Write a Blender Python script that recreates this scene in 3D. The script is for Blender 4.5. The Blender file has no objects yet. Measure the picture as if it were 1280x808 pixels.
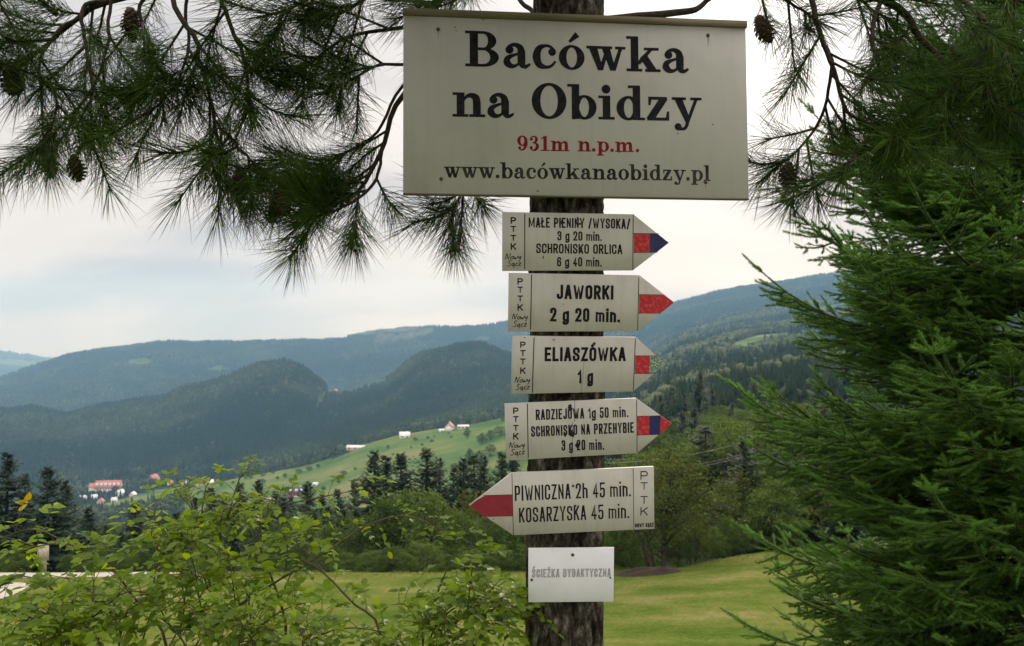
import bpy, math, random
import numpy as np
from mathutils import Vector, Matrix
R = math.radians
rng = np.random.default_rng(7)
random.seed(7)
sc = bpy.context.scene
COL = sc.collection

# ------------------------------------------------------------------ camera, sky, sun, exposure
F, CX, CY, EYE = 1100.0, 640.0, 404.0, 1.65          # focal length and centre in units of a 1280 px wide picture
cam = bpy.data.cameras.new('camera'); cam_o = bpy.data.objects.new('camera', cam); COL.objects.link(cam_o)
cam_o.location = (0, 0, EYE); cam_o.rotation_euler = (R(90), 0, 0)
cam.sensor_width = 36; cam.lens = 36 * F / 1280; cam.clip_start = 0.05; cam.clip_end = 60000
cam.dof.use_dof = True; cam.dof.focus_distance = 2.3; cam.dof.aperture_fstop = 11
sc.camera = cam_o
sc.view_settings.view_transform = 'Standard'; sc.view_settings.look = 'None'
sc.view_settings.exposure = 0.34; sc.view_settings.gamma = 1.0
try: sc.view_settings.use_curve_mapping = False
except Exception: pass
SUN_AZ, SUN_EL = R(15.5), R(17.0)
sdir = Vector((math.sin(SUN_AZ) * math.cos(SUN_EL), math.cos(SUN_AZ) * math.cos(SUN_EL), math.sin(SUN_EL)))
sun = bpy.data.lights.new('sun', 'SUN'); sun.energy = 1.5; sun.angle = R(14); sun.color = (1.0, 0.93, 0.82)
sun_o = bpy.data.objects.new('sun', sun); COL.objects.link(sun_o)
sun_o.rotation_euler = (-sdir).to_track_quat('-Z', 'Y').to_euler()
sun_o.location = (0, 0, 30)

world = bpy.data.worlds.new('World'); sc.world = world; world.use_nodes = True
def node(nt, kind, **kw):
    n = nt.nodes.new(kind)
    for k, v in kw.items():
        if k == 'inp':
            for a, b in v.items(): n.inputs[a].default_value = b
        else: setattr(n, k, v)
    return n
def ramp(nt, stops):
    n = nt.nodes.new('ShaderNodeValToRGB'); cr = n.color_ramp
    while len(cr.elements) < len(stops): cr.elements.new(0.5)
    for e, (p, c) in zip(cr.elements, stops):
        e.position = p; e.color = (c[0], c[1], c[2], 1) if hasattr(c, '__len__') else (c, c, c, 1)
    return n
def build_world():
    nt = world.node_tree; nt.nodes.clear(); L = nt.links.new
    out = node(nt, 'ShaderNodeOutputWorld'); bg = node(nt, 'ShaderNodeBackground'); bg.inputs[1].default_value = 0.1
    sky = node(nt, 'ShaderNodeTexSky', sky_type='NISHITA', sun_disc=False, sun_elevation=SUN_EL, sun_rotation=SUN_AZ)
    tc = node(nt, 'ShaderNodeTexCoord'); sep = node(nt, 'ShaderNodeSeparateXYZ'); L(tc.outputs['Generated'], sep.inputs[0])
    def M(op, a, b=None, c=None):
        n = node(nt, 'ShaderNodeMath', operation=op)
        for i, v in enumerate((a, b, c)):
            if v is None: continue
            if isinstance(v, (int, float)): n.inputs[i].default_value = v
            else: L(v, n.inputs[i])
        return n.outputs[0]
    zz = M('MAXIMUM', sep.outputs[2], 0.0); den = M('ADD', zz, 0.26)
    cmb = node(nt, 'ShaderNodeCombineXYZ')
    L(M('DIVIDE', sep.outputs[0], den), cmb.inputs[0]); L(M('DIVIDE', sep.outputs[1], den), cmb.inputs[1])
    n1 = node(nt, 'ShaderNodeTexNoise', inp={'Scale': 0.95, 'Detail': 7.0, 'Roughness': 0.52, 'Distortion': 0.25})
    mp = node(nt, 'ShaderNodeMapping'); mp.inputs['Scale'].default_value = (0.8, 1.15, 1); mp.inputs['Location'].default_value = (2.2, 9.4, 0)
    L(cmb.outputs[0], mp.inputs[0]); L(mp.outputs[0], n1.inputs['Vector'])
    r1 = ramp(nt, [(0.37, (3.6, 3.5, 3.55)), (0.46, (4.8, 4.55, 4.42)), (0.54, (5.9, 5.5, 5.2)), (0.68, (6.8, 6.3, 5.85))])
    L(n1.outputs['Fac'], r1.inputs[0])
    # brighter cloud towards the veiled sun and overhead
    dt = node(nt, 'ShaderNodeVectorMath', operation='DOT_PRODUCT'); L(tc.outputs['Generated'], dt.inputs[0]); dt.inputs[1].default_value = sdir
    dpos = M('MAXIMUM', dt.outputs['Value'], 0.0)
    glow = M('ADD', M('MULTIPLY', M('POWER', dpos, 160.0), 1.6), M('MULTIPLY', M('POWER', dpos, 13.0), 0.34))
    zen = M('MULTIPLY', M('POWER', zz, 2.0), 3.3)
    back = M('MULTIPLY', M('MAXIMUM', M('MULTIPLY', sep.outputs[1], -1.0), 0.0), 0.75)
    gain = M('ADD', M('ADD', M('ADD', glow, zen), back), 1.0)
    sc1 = node(nt, 'ShaderNodeVectorMath', operation='SCALE'); L(r1.outputs[0], sc1.inputs[0]); L(gain, sc1.inputs['Scale'])
    mix = node(nt, 'ShaderNodeMix', data_type='RGBA'); mix.inputs[0].default_value = 0.985
    L(sky.outputs[0], mix.inputs[6]); L(sc1.outputs[0], mix.inputs[7])
    L(mix.outputs[2], bg.inputs[0]); L(bg.outputs[0], out.inputs[0])
build_world()
try:
    sc.cycles.use_denoising = True; sc.cycles.denoiser = 'OPENIMAGEDENOISE'
    sc.cycles.denoising_input_passes = 'RGB_ALBEDO_NORMAL'
    sc.cycles.max_bounces = 8; sc.cycles.transparent_max_bounces = 8; sc.cycles.volume_bounces = 1
    sc.cycles.diffuse_bounces = 4; sc.cycles.use_adaptive_sampling = True; sc.cycles.adaptive_threshold = 0.01
    sc.cycles.sample_clamp_indirect = 8
except Exception: pass

# ------------------------------------------------------------------ helpers
def P(px, py, Y):                                    # a point seen at (px, py) of the 1280 wide picture, Y metres ahead
    return np.array([(px - CX) / F * Y, Y, EYE + (CY - py) / F * Y])
def smooth(t): return t * t * (3 - 2 * t)
def vnoise(x, y, seed=0):                            # 2-D value noise, vectorised
    x = np.asarray(x, float); y = np.asarray(y, float)
    xi = np.floor(x).astype(np.int64); yi = np.floor(y).astype(np.int64); fx = smooth(x - xi); fy = smooth(y - yi)
    def h(a, b):
        n = (a * 374761393 + b * 668265263 + seed * 974711) & 0x7fffffff
        n = ((n ^ (n >> 13)) * 1274126177) & 0x7fffffff
        return ((n ^ (n >> 16)) & 0xffff) / 65535.0
    return (h(xi, yi) * (1 - fx) + h(xi + 1, yi) * fx) * (1 - fy) + (h(xi, yi + 1) * (1 - fx) + h(xi + 1, yi + 1) * fx) * fy
def fbm(x, y, seed=0, o=4):
    s = 0; a = 0.5
    for i in range(o):
        s = s + a * (vnoise(x, y, seed + i) - 0.5); x = np.asarray(x) * 2.03; y = np.asarray(y) * 2.03; a *= 0.5
    return s
class MB:                                            # collects triangles / quads into one mesh
    def __init__(s): s.v = []; s.t = []; s.q = []; s.tm = []; s.qm = []; s.n = 0; s.c = []; s.use_c = False
    def add(s, v, tris=None, quads=None, mat=0, col=None):
        v = np.asarray(v, float).reshape(-1, 3)
        if tris is not None and len(tris): t = np.asarray(tris, int).reshape(-1, 3) + s.n; s.t.append(t); s.tm.append(np.full(len(t), mat))
        if quads is not None and len(quads): q = np.asarray(quads, int).reshape(-1, 4) + s.n; s.q.append(q); s.qm.append(np.full(len(q), mat))
        s.v.append(v); s.n += len(v)
        if col is not None: s.use_c = True; c = np.asarray(col, float); s.c.append(np.broadcast_to(c, (len(v),)) if c.ndim == 0 else c)
        else: s.c.append(np.full(len(v), 0.5))
    def mesh(s, name, mats, smooth_=False):
        me = bpy.data.meshes.new(name)
        v = np.concatenate(s.v) if s.v else np.zeros((0, 3))
        t = np.concatenate(s.t) if s.t else np.zeros((0, 3), int); q = np.concatenate(s.q) if s.q else np.zeros((0, 4), int)
        me.vertices.add(len(v)); me.vertices.foreach_set('co', v.ravel())
        me.loops.add(3 * len(t) + 4 * len(q)); me.loops.foreach_set('vertex_index', np.concatenate([t.ravel(), q.ravel()]).astype(np.int32))
        me.polygons.add(len(t) + len(q))
        st = np.concatenate([np.arange(len(t)) * 3, 3 * len(t) + np.arange(len(q)) * 4]).astype(np.int32)
        me.polygons.foreach_set('loop_start', st)
        mi = np.concatenate((s.tm if s.tm else []) + (s.qm if s.qm else [])).astype(np.int32) if (s.tm or s.qm) else np.zeros(0, np.int32)
        for m in (mats if isinstance(mats, (list, tuple)) else [mats]): me.materials.append(m)
        me.polygons.foreach_set('material_index', mi)
        if smooth_: me.polygons.foreach_set('use_smooth', np.ones(len(t) + len(q), bool))
        me.update(calc_edges=True)
        if s.use_c:
            a = me.attributes.new('tint', 'FLOAT', 'POINT'); a.data.foreach_set('value', np.concatenate(s.c).astype(np.float32))
        me.validate(); return me
    def obj(s, name, mats, parent=None, smooth_=False, loc=None):
        o = bpy.data.objects.new(name, s.mesh(name, mats, smooth_)); COL.objects.link(o)
        if parent is not None: o.parent = parent
        if loc is not None: o.location = loc
        return o
    def box(s, c, half, mat=0, M=None, col=None):
        v = np.array([[x, y, z] for x in (-1, 1) for y in (-1, 1) for z in (-1, 1)], float) * np.asarray(half)
        v = v + np.asarray(c)
        if M is not None: v = v @ np.asarray(M).T
        s.add(v, quads=[[0, 1, 3, 2], [4, 6, 7, 5], [0, 4, 5, 1], [2, 3, 7, 6], [0, 2, 6, 4], [1, 5, 7, 3]], mat=mat, col=col)
    def tube(s, pts, rad, n=6, mat=0, col=None, cap=True):
        pts = np.asarray(pts, float); rad = np.broadcast_to(np.asarray(rad, float), (len(pts),))
        T = np.gradient(pts, axis=0); T /= np.linalg.norm(T, axis=1, keepdims=True) + 1e-12
        u = np.cross(T[0], [0.3, 0.5, 0.81]); u /= np.linalg.norm(u); vs = []
        for i in range(len(pts)):
            u = u - T[i] * (u @ T[i]); u /= np.linalg.norm(u) + 1e-12; w = np.cross(T[i], u)
            a = np.arange(n) / n * 2 * np.pi
            vs.append(pts[i] + rad[i] * (np.cos(a)[:, None] * u + np.sin(a)[:, None] * w))
        k = len(pts); q = []; i = np.arange(n); j = (i + 1) % n
        for r in range(k - 1): q.append(np.stack([r * n + i, r * n + j, (r + 1) * n + j, (r + 1) * n + i], 1))
        v = np.concatenate(vs); t = []
        if cap:
            v = np.concatenate([v, pts[:1], pts[-1:]]); t = [[k * n, b, a_] for a_, b in zip(i, j)] + [[k * n + 1, (k - 1) * n + a_, (k - 1) * n + b] for a_, b in zip(i, j)]
        s.add(v, tris=t, quads=np.concatenate(q), mat=mat, col=col)
    def scatter(s, tv, tt, org, fr, scl, mat=0, tint=None):     # copies of a template; fr rows are the images of the x, y, z axes
        tv = np.asarray(tv, float); tt = np.asarray(tt, int); org = np.asarray(org); N = len(org)
        scl = np.asarray(scl, float)
        if scl.ndim == 1: scl = np.repeat(scl[:, None], 3, 1)
        v = np.einsum('nk,mk,mkj->mnj', tv, scl, fr) + org[:, None, :]
        t = (tt[None] + (np.arange(N) * len(tv))[:, None, None]).reshape(-1, 3)
        s.add(v.reshape(-1, 3), tris=t, mat=mat, col=None if tint is None else np.repeat(np.asarray(tint), len(tv)))
def frames(x, up):                                   # orthonormal frames with first axis x
    x = x / (np.linalg.norm(x, axis=1, keepdims=True) + 1e-12)
    y = np.cross(up, x); y /= np.linalg.norm(y, axis=1, keepdims=True) + 1e-9
    z = np.cross(x, y); return np.stack([x, y, z], 1)
def rand_unit(n):
    a = rng.normal(size=(n, 3)); return a / np.linalg.norm(a, axis=1, keepdims=True)
def catmull(pts, n):
    p = np.asarray(pts, float); p = np.concatenate([[2 * p[0] - p[1]], p, [2 * p[-1] - p[-2]]]); out = []
    m = len(p) - 3
    for t in np.linspace(0, m - 1e-6, n):
        i = int(t); f = t - i; a, b, c, d = p[i:i + 4]
        out.append(0.5 * (2 * b + (c - a) * f + (2 * a - 5 * b + 4 * c - d) * f * f + (3 * b - a - 3 * c + d) * f ** 3))
    return np.array(out)
def empty(name, label, cat, loc=(0, 0, 0), group=None, rz=0, kind=None):
    o = bpy.data.objects.new(name, None); COL.objects.link(o); o.location = loc; o.rotation_euler = (0, 0, rz); o.empty_display_size = 0.1
    return tag(o, label, cat, group, kind)
def tag(o, label, cat, group=None, kind=None):
    o['label'] = label; o['category'] = cat
    if group: o['group'] = group
    if kind: o['kind'] = kind
    return o
def copy_tree(o, parent=None):
    c = o.copy(); COL.objects.link(c)
    if parent is not None: c.parent = parent
    for ch in list(o.children): copy_tree(ch, c)
    return c

# ------------------------------------------------------------------ materials
def material(name, rough=0.7, spec=0.3):
    m = bpy.data.materials.new(name); m.use_nodes = True; nt = m.node_tree
    b = nt.nodes['Principled BSDF']; b.inputs['Roughness'].default_value = rough
    b.inputs['Specular IOR Level'].default_value = spec
    return m, nt, b
def noisy(name, c1, c2, scale=8, detail=4, rough=0.7, spec=0.3, bump=0, coord='Object', c3=None, stretch=(1, 1, 1), bdist=0.002):
    m, nt, b = material(name, rough, spec); L = nt.links.new
    tc = node(nt, 'ShaderNodeTexCoord'); mp = node(nt, 'ShaderNodeMapping'); mp.inputs['Scale'].default_value = stretch
    L(tc.outputs[coord], mp.inputs[0])
    n = node(nt, 'ShaderNodeTexNoise', inp={'Scale': scale, 'Detail': detail, 'Roughness': 0.6}); L(mp.outputs[0], n.inputs['Vector'])
    st = [(0.35, c1), (0.65, c2)] if c3 is None else [(0.3, c1), (0.5, c2), (0.68, c3)]
    r = ramp(nt, st); L(n.outputs['Fac'], r.inputs[0]); L(r.outputs[0], b.inputs['Base Color'])
    if bump:
        bp = node(nt, 'ShaderNodeBump', inp={'Strength': bump, 'Distance': bdist}); L(n.outputs['Fac'], bp.inputs['Height']); L(bp.outputs[0], b.inputs['Normal'])
    return m
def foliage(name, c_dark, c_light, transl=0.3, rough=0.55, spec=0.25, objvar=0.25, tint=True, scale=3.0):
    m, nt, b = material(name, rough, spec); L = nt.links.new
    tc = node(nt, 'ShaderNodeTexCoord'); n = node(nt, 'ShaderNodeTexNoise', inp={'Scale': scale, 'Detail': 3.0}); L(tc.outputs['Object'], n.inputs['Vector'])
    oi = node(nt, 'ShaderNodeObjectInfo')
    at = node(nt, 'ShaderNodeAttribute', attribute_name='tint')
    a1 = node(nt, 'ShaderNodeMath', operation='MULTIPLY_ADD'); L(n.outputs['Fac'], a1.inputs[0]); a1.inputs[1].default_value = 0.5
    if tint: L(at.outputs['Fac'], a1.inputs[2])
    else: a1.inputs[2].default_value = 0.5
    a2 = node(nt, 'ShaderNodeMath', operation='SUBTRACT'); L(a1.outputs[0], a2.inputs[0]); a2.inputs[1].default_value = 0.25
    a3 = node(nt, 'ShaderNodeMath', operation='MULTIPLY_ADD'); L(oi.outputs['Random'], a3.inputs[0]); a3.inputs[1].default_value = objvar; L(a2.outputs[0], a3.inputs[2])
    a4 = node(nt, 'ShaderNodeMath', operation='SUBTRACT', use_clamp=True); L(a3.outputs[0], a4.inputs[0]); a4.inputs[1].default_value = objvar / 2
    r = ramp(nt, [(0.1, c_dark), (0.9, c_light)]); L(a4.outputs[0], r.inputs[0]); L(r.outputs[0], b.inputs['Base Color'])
    if transl > 0:
        tr = node(nt, 'ShaderNodeBsdfTranslucent'); mx = node(nt, 'ShaderNodeMixShader'); mx.inputs[0].default_value = transl
        hs = node(nt, 'ShaderNodeHueSaturation', inp={'Hue': 0.485, 'Saturation': 1.15, 'Value': 1.6}); L(r.outputs[0], hs.inputs['Color']); L(hs.outputs[0], tr.inputs[0])
        L(b.outputs[0], mx.inputs[1]); L(tr.outputs[0], mx.inputs[2]); L(mx.outputs[0], nt.nodes['Material Output'].inputs[0])
    return m
MAT = {}
MAT['panel'] = noisy('sign_paint', (.40, .38, .335), (.475, .465, .42), 6, 8, rough=0.5, spec=.15, bump=0.1, c3=(.51, .50, .465))
MAT['board'] = noisy('board_paint', (.35, .345, .315), (.41, .405, .375), 3, 8, rough=0.45, spec=.15, bump=0.05, c3=(.43, .425, .40))
def weather(key, amt, cdirt):
    m = MAT[key]; nt = m.node_tree; b = nt.nodes['Principled BSDF']; L = nt.links.new; src = b.inputs['Base Color'].links[0].from_socket; tc = node(nt, 'ShaderNodeTexCoord')
    mp = node(nt, 'ShaderNodeMapping'); mp.inputs['Scale'].default_value = (46, 2.6, 1); L(tc.outputs['Object'], mp.inputs[0]); n = node(nt, 'ShaderNodeTexNoise', inp={'Scale': 1.0, 'Detail': 5.0, 'Roughness': .65}); L(mp.outputs[0], n.inputs['Vector']); r1 = ramp(nt, [(.48, 0), (.75, amt)]); L(n.outputs['Fac'], r1.inputs[0])
    n2 = node(nt, 'ShaderNodeTexNoise', inp={'Scale': 170.0, 'Detail': 3.0}); L(tc.outputs['Object'], n2.inputs['Vector']); r2 = ramp(nt, [(.70, 0), (.76, .55)]); L(n2.outputs['Fac'], r2.inputs[0]); mxx = node(nt, 'ShaderNodeMath', operation='MAXIMUM'); L(r1.outputs[0], mxx.inputs[0]); L(r2.outputs[0], mxx.inputs[1])
    mix = node(nt, 'ShaderNodeMix', data_type='RGBA'); L(mxx.outputs[0], mix.inputs[0]); L(src, mix.inputs[6]); mix.inputs[7].default_value = (*cdirt, 1); L(mix.outputs[2], b.inputs['Base Color'])
weather('panel', .20, (.22, .20, .14)); weather('board', .13, (.20, .19, .14))
MAT['plaque'] = noisy('plaque_plastic', (.66, .66, .70), (.73, .73, .77), 12, 4, rough=0.35)
MAT['strip'] = noisy('weathered_wood', (.10, .085, .05), (.17, .145, .09), 14, 5, rough=0.8, stretch=(.3, 1, 3))
MAT['black'] = noisy('black_paint', (.008, .008, .010), (.02, .02, .022), 60, 3, rough=0.5, spec=.06)
MAT['url'] = noisy('faded_black_paint', (.010, .010, .010), (.05, .048, .042), 9, 3, rough=0.55, spec=.06)
MAT['red_text'] = noisy('red_lettering', (.16, .008, .014), (.22, .012, .02), 30, 3, rough=0.5, spec=.06)
MAT['red'] = noisy('red_mark', (.36, .02, .026), (.42, .03, .036), 110, 7, rough=0.55, spec=.15, c3=(.50, .10, .10))
MAT['crimson'] = noisy('crimson_mark', (.20, .016, .03), (.25, .022, .036), 40, 4, rough=0.5)
MAT['blue'] = noisy('blue_mark', (.012, .016, .075), (.02, .026, .11), 40, 4, rough=0.5)
MAT['worn'] = noisy('worn_green_mark', (.04, .10, .06), (.12, .22, .14), 260, 4, rough=0.6, c3=(.6, .62, .55))
MAT['grey_text'] = noisy('grey_lettering', (.27, .27, .29), (.36, .36, .39), 40, 3, rough=0.5)
MAT['pencil'] = noisy('pencil_marks', (.5, .5, .53), (.56, .56, .59), 40, 3, rough=0.6)
MAT['rot'] = noisy('rot_stain', (.006, .006, .006), (.03, .028, .022), 90, 4, rough=0.9)
MAT['drip'] = noisy('dirt_streak', (.20, .16, .11), (.30, .26, .2), 60, 4, rough=0.8)
MAT['nail'] = noisy('rusty_iron', (.02, .014, .01), (.09, .045, .025), 120, 3, rough=0.6, spec=.5)
def bark_mat():
    m, nt, b = material('pine_bark', 0.95, 0.15); L = nt.links.new
    tc = node(nt, 'ShaderNodeTexCoord'); mp = node(nt, 'ShaderNodeMapping'); mp.inputs['Scale'].default_value = (1, 1, .4); L(tc.outputs['Object'], mp.inputs[0])
    n = node(nt, 'ShaderNodeTexNoise', inp={'Scale': 42.0, 'Detail': 8.0, 'Roughness': .7}); L(mp.outputs[0], n.inputs['Vector'])
    n2 = node(nt, 'ShaderNodeTexNoise', inp={'Scale': 120.0, 'Detail': 5.0}); L(tc.outputs['Object'], n2.inputs['Vector'])
    r = ramp(nt, [(.38, (.010, .008, .006)), (.47, (.045, .038, .029)), (.55, (.11, .10, .078)), (.64, (.27, .255, .21))]); L(n.outputs['Fac'], r.inputs[0])
    L(r.outputs[0], b.inputs['Base Color'])
    ad = node(nt, 'ShaderNodeMath', operation='MULTIPLY_ADD'); L(n2.outputs['Fac'], ad.inputs[0]); ad.inputs[1].default_value = .35; L(n.outputs['Fac'], ad.inputs[2])
    bp = node(nt, 'ShaderNodeBump', inp={'Strength': 1.0, 'Distance': .02}); L(ad.outputs[0], bp.inputs['Height']); L(bp.outputs[0], b.inputs['Normal'])
    return m
MAT['bark'] = bark_mat()
MAT['twig'] = noisy('twig_bark', (.018, .013, .009), (.05, .037, .027), 60, 4, rough=.9, bump=.4)
MAT['cane'] = noisy('rose_cane', (.05, .045, .025), (.10, .09, .045), 40, 4, rough=.7)
MAT['trunkfar'] = noisy('tree_bark', (.03, .024, .018), (.085, .07, .055), 6, 4, rough=.95)
MAT['cone'] = noisy('cone_scales', (.03, .02, .013), (.08, .055, .035), 60, 4, rough=.85, bump=.4)
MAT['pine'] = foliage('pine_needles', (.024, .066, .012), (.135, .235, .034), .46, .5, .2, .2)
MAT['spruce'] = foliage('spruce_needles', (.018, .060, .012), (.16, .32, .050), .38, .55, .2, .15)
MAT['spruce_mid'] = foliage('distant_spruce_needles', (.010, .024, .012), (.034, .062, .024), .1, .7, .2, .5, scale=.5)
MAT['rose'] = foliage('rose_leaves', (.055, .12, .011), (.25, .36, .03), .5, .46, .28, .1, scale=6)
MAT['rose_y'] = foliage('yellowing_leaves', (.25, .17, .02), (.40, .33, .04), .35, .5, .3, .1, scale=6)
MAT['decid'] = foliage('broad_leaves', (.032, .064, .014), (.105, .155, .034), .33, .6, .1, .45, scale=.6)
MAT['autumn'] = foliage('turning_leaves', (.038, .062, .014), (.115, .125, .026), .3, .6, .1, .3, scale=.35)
MAT['grass'] = foliage('meadow_grass', (.075, .12, .02), (.19, .20, .06), .45, .7, .1, 0, scale=.4)
MAT['farwood'] = foliage('far_forest_crowns', (.010, .022, .012), (.075, .095, .036), 0, .9, .1, 0, scale=.01)
MAT['gravel'] = noisy('pale_gravel', (.28, .255, .22), (.38, .35, .31), 2.0, 8, rough=.95, bump=.4, c3=(.44, .41, .37), bdist=.03)
MAT['earth'] = noisy('bare_earth', (.018, .012, .008), (.045, .029, .018), 1.6, 8, rough=.95, bump=.6, bdist=.05)
MAT['wall_white'] = noisy('white_render', (.62, .6, .57), (.72, .7, .67), .5, 4, rough=.85)
MAT['wall_cream'] = noisy('cream_render', (.50, .42, .36), (.60, .52, .45), .5, 4, rough=.85)
MAT['wall_red'] = noisy('red_timber', (.26, .07, .05), (.33, .10, .07), .6, 4, rough=.8)
MAT['roof_dark'] = noisy('dark_roof_tiles', (.035, .032, .032), (.07, .06, .06), 2, 4, rough=.7)
MAT['roof_red'] = noisy('red_roof_tiles', (.34, .12, .10), (.46, .20, .17), 2, 4, rough=.7)
MAT['roof_grey'] = noisy('pale_metal_roof', (.55, .56, .58), (.68, .69, .7), 1, 3, rough=.45)
MAT['window'] = noisy('window_glass', (.02, .025, .03), (.05, .06, .07), 3, 2, rough=.15, spec=.6)
MAT['wire'] = noisy('grey_cable', (.25, .25, .25), (.32, .32, .32), 3, 2, rough=.5)
MAT['post'] = noisy('bleached_wood', (.34, .29, .23), (.48, .42, .35), 8, 4, rough=.9)

# ------------------------------------------------------------------ terrain: one polar sheet shaped from ridge and valley profiles
RINGS = [ # depth Y, [(column, row)] of the ground there
 (57, [(-400, 710), (640, 711), (760, 709), (850, 706), (930, 692), (1020, 684), (1300, 672)]),
 (75, [(-400, 742), (640, 745), (760, 740), (850, 715), (930, 690), (1020, 668), (1300, 650)]),
 (110, [(-400, 745), (640, 745), (760, 725), (850, 655), (930, 625), (1020, 600), (1300, 580)]),
 (180, [(-400, 735), (640, 730), (760, 660), (850, 582), (930, 565), (1020, 545), (1300, 530)]),
 (300, [(-400, 725), (0, 720), (500, 705), (640, 680), (760, 600), (850, 533), (930, 520), (1020, 505), (1300, 490)]),
 (500, [(-400, 700), (0, 700), (300, 690), (500, 660), (640, 630), (760, 560), (850, 503), (930, 488), (1020, 475), (1300, 450)]),
 (750, [(-400, 680), (0, 672), (200, 664), (300, 652), (400, 640), (500, 612), (600, 590), (640, 575), (760, 530), (850, 482), (930, 466), (1020, 455), (1300, 425)]),
 (1100, [(-400, 650), (0, 645), (100, 642), (200, 628), (240, 611), (300, 597), (350, 588), (400, 576), (450, 556), (500, 543), (560, 533), (600, 527), (640, 518), (760, 497), (850, 465), (930, 447), (1020, 438), (1300, 405)]),
 (1350, [(-400, 640), (0, 632), (100, 625), (200, 612), (300, 598), (400, 578), (500, 548), (600, 530), (640, 521), (760, 498), (850, 455), (930, 433), (1020, 425), (1300, 390)]),
 (1650, [(-400, 620), (0, 606), (100, 606), (200, 594), (300, 570), (400, 552), (500, 528), (600, 502), (640, 500), (760, 496), (850, 444), (930, 424), (1020, 412), (1300, 380)]),
 (2300, [(-400, 540), (-100, 522), (0, 517), (41, 512), (82, 522), (131, 509), (163, 505), (204, 501), (226, 490), (286, 478), (320, 462), (356, 457), (377, 464), (395, 478), (410, 490), (440, 489), (481, 480), (493, 472), (508, 458), (526, 446), (567, 436), (600, 433), (636, 447), (680, 462), (720, 476), (760, 480), (850, 430), (930, 412), (1020, 400), (1300, 365)]),
 (2700, [(-400, 570), (0, 540), (300, 500), (410, 505), (600, 480), (700, 490), (780, 475), (850, 425), (930, 405), (1020, 393), (1300, 355)]),
 (3500, [(-400, 540), (0, 515), (300, 512), (600, 505), (700, 480), (850, 412), (930, 392), (1020, 380), (1300, 350)]),
 (5000, [(-400, 520), (-60, 500), (0, 475), (54, 456), (82, 446), (128, 437), (191, 429), (259, 428), (320, 427), (389, 428), (428, 425), (460, 416), (538, 411), (597, 410), (640, 405), (720, 394), (841, 381), (881, 371), (928, 362), (961, 357), (1022, 348), (1100, 341), (1200, 345), (1300, 335), (1700, 340)]),
 (5800, [(-400, 530), (0, 500), (300, 465), (640, 440), (1000, 400), (1700, 390)]),
 (7200, [(-400, 490), (0, 480), (300, 470), (640, 450), (1700, 420)]),
 (11000, [(-400, 455), (-100, 444), (0, 440), (30, 442), (60, 449), (110, 462), (300, 465), (640, 450), (1700, 430)]),
 (12300, [(-400, 470), (0, 470), (640, 460), (1700, 440)]),
 (13400, [(-400, 445), (0, 443), (60, 446), (100, 450), (200, 450), (640, 450), (1700, 440)]),
]
NEAR = [(0, 0), (3.2, 0), (5, -.45), (10, -2.75), (20, -6.35), (30, -9.55), (40, -11.35), (48, -12.8), (53.4, -14.05)]
PXC = np.concatenate([np.arange(-520, -40, 20), np.arange(-40, 1320, 4), np.arange(1320, 1801, 20)])
YS = np.concatenate([[0.0], np.geomspace(1.0, 53, 46), np.geomspace(54, 300, 60), np.geomspace(305, 5600, 230), np.geomspace(5700, 13500, 45)])
def terrain_table():
    ys = [y for y, z in NEAR] + [y for y, _ in RINGS]
    Z = np.zeros((len(ys), len(PXC)))
    for i, (y, z) in enumerate(NEAR):
        lift = np.interp(PXC, [700, 930, 1100], [0, .018, .028]) * np.clip((y - 25) / 28, 0, 1) * y
        Z[i] = z + lift
    for k, (y, pr) in enumerate(RINGS):
        a, b = zip(*pr); Z[len(NEAR) + k] = EYE + (CY - np.interp(PXC, a, b)) / F * y
    Zt = np.zeros((len(YS), len(PXC)))
    l = np.log(np.array(ys) + 3.0); lq = np.log(YS + 3.0)
    for c in range(len(PXC)): Zt[:, c] = np.interp(lq, l, Z[:, c])
    far = np.interp(YS, [55, 200], [0, 1])[:, None]
    for it in range(2):
        S = Zt.copy(); S[1:-1] = (Zt[:-2] + 2 * Zt[1:-1] + Zt[2:]) / 4; Zt = S
    X = (PXC[None] - CX) / F * YS[:, None]; Yg = np.repeat(YS[:, None], len(PXC), 1)
    amp = np.interp(YS, [3, 30, 55, 300, 1000, 2500, 9000], [.02, .08, .1, 1.2, 5, 14, 40])[:, None]
    wl = np.interp(YS, [3, 55, 300, 1000, 2500, 9000], [4, 9, 60, 160, 330, 1200])[:, None]
    wq = 2 ** np.round(np.log2(wl)); Zt += amp * 0
    for w in np.unique(wq):
        m = (wq == w)[:, 0]; 
        Zt[m] += amp[m] * fbm(X[m] / 300 + 3, Yg[m] / 300, 11, 5) * 1.3 * far[m] + amp[m] * .25 * fbm(X[m] / 8, Yg[m] / 8, 5, 3) * (1 - far[m])
    return Zt
ZT = terrain_table()
LIM = R(65)
def hgt(x, y):
    x = np.asarray(x, float); y = np.asarray(y, float)
    px = CX + F * x / np.maximum(y, 1e-3); 
    fc = np.clip(np.interp(px, PXC, np.arange(len(PXC))), 0, len(PXC) - 1.001); fr = np.clip(np.interp(y, YS, np.arange(len(YS))), 0, len(YS) - 1.001)
    i = fr.astype(int); j = fc.astype(int); a = fr - i; b = fc - j
    return (ZT[i, j] * (1 - b) + ZT[i, j + 1] * b) * (1 - a) + (ZT[i + 1, j] * (1 - b) + ZT[i + 1, j + 1] * b) * a
def ground_pt(px, Y): x = (px - CX) / F * Y; return np.array([x, Y, float(hgt(x, Y))])
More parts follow.
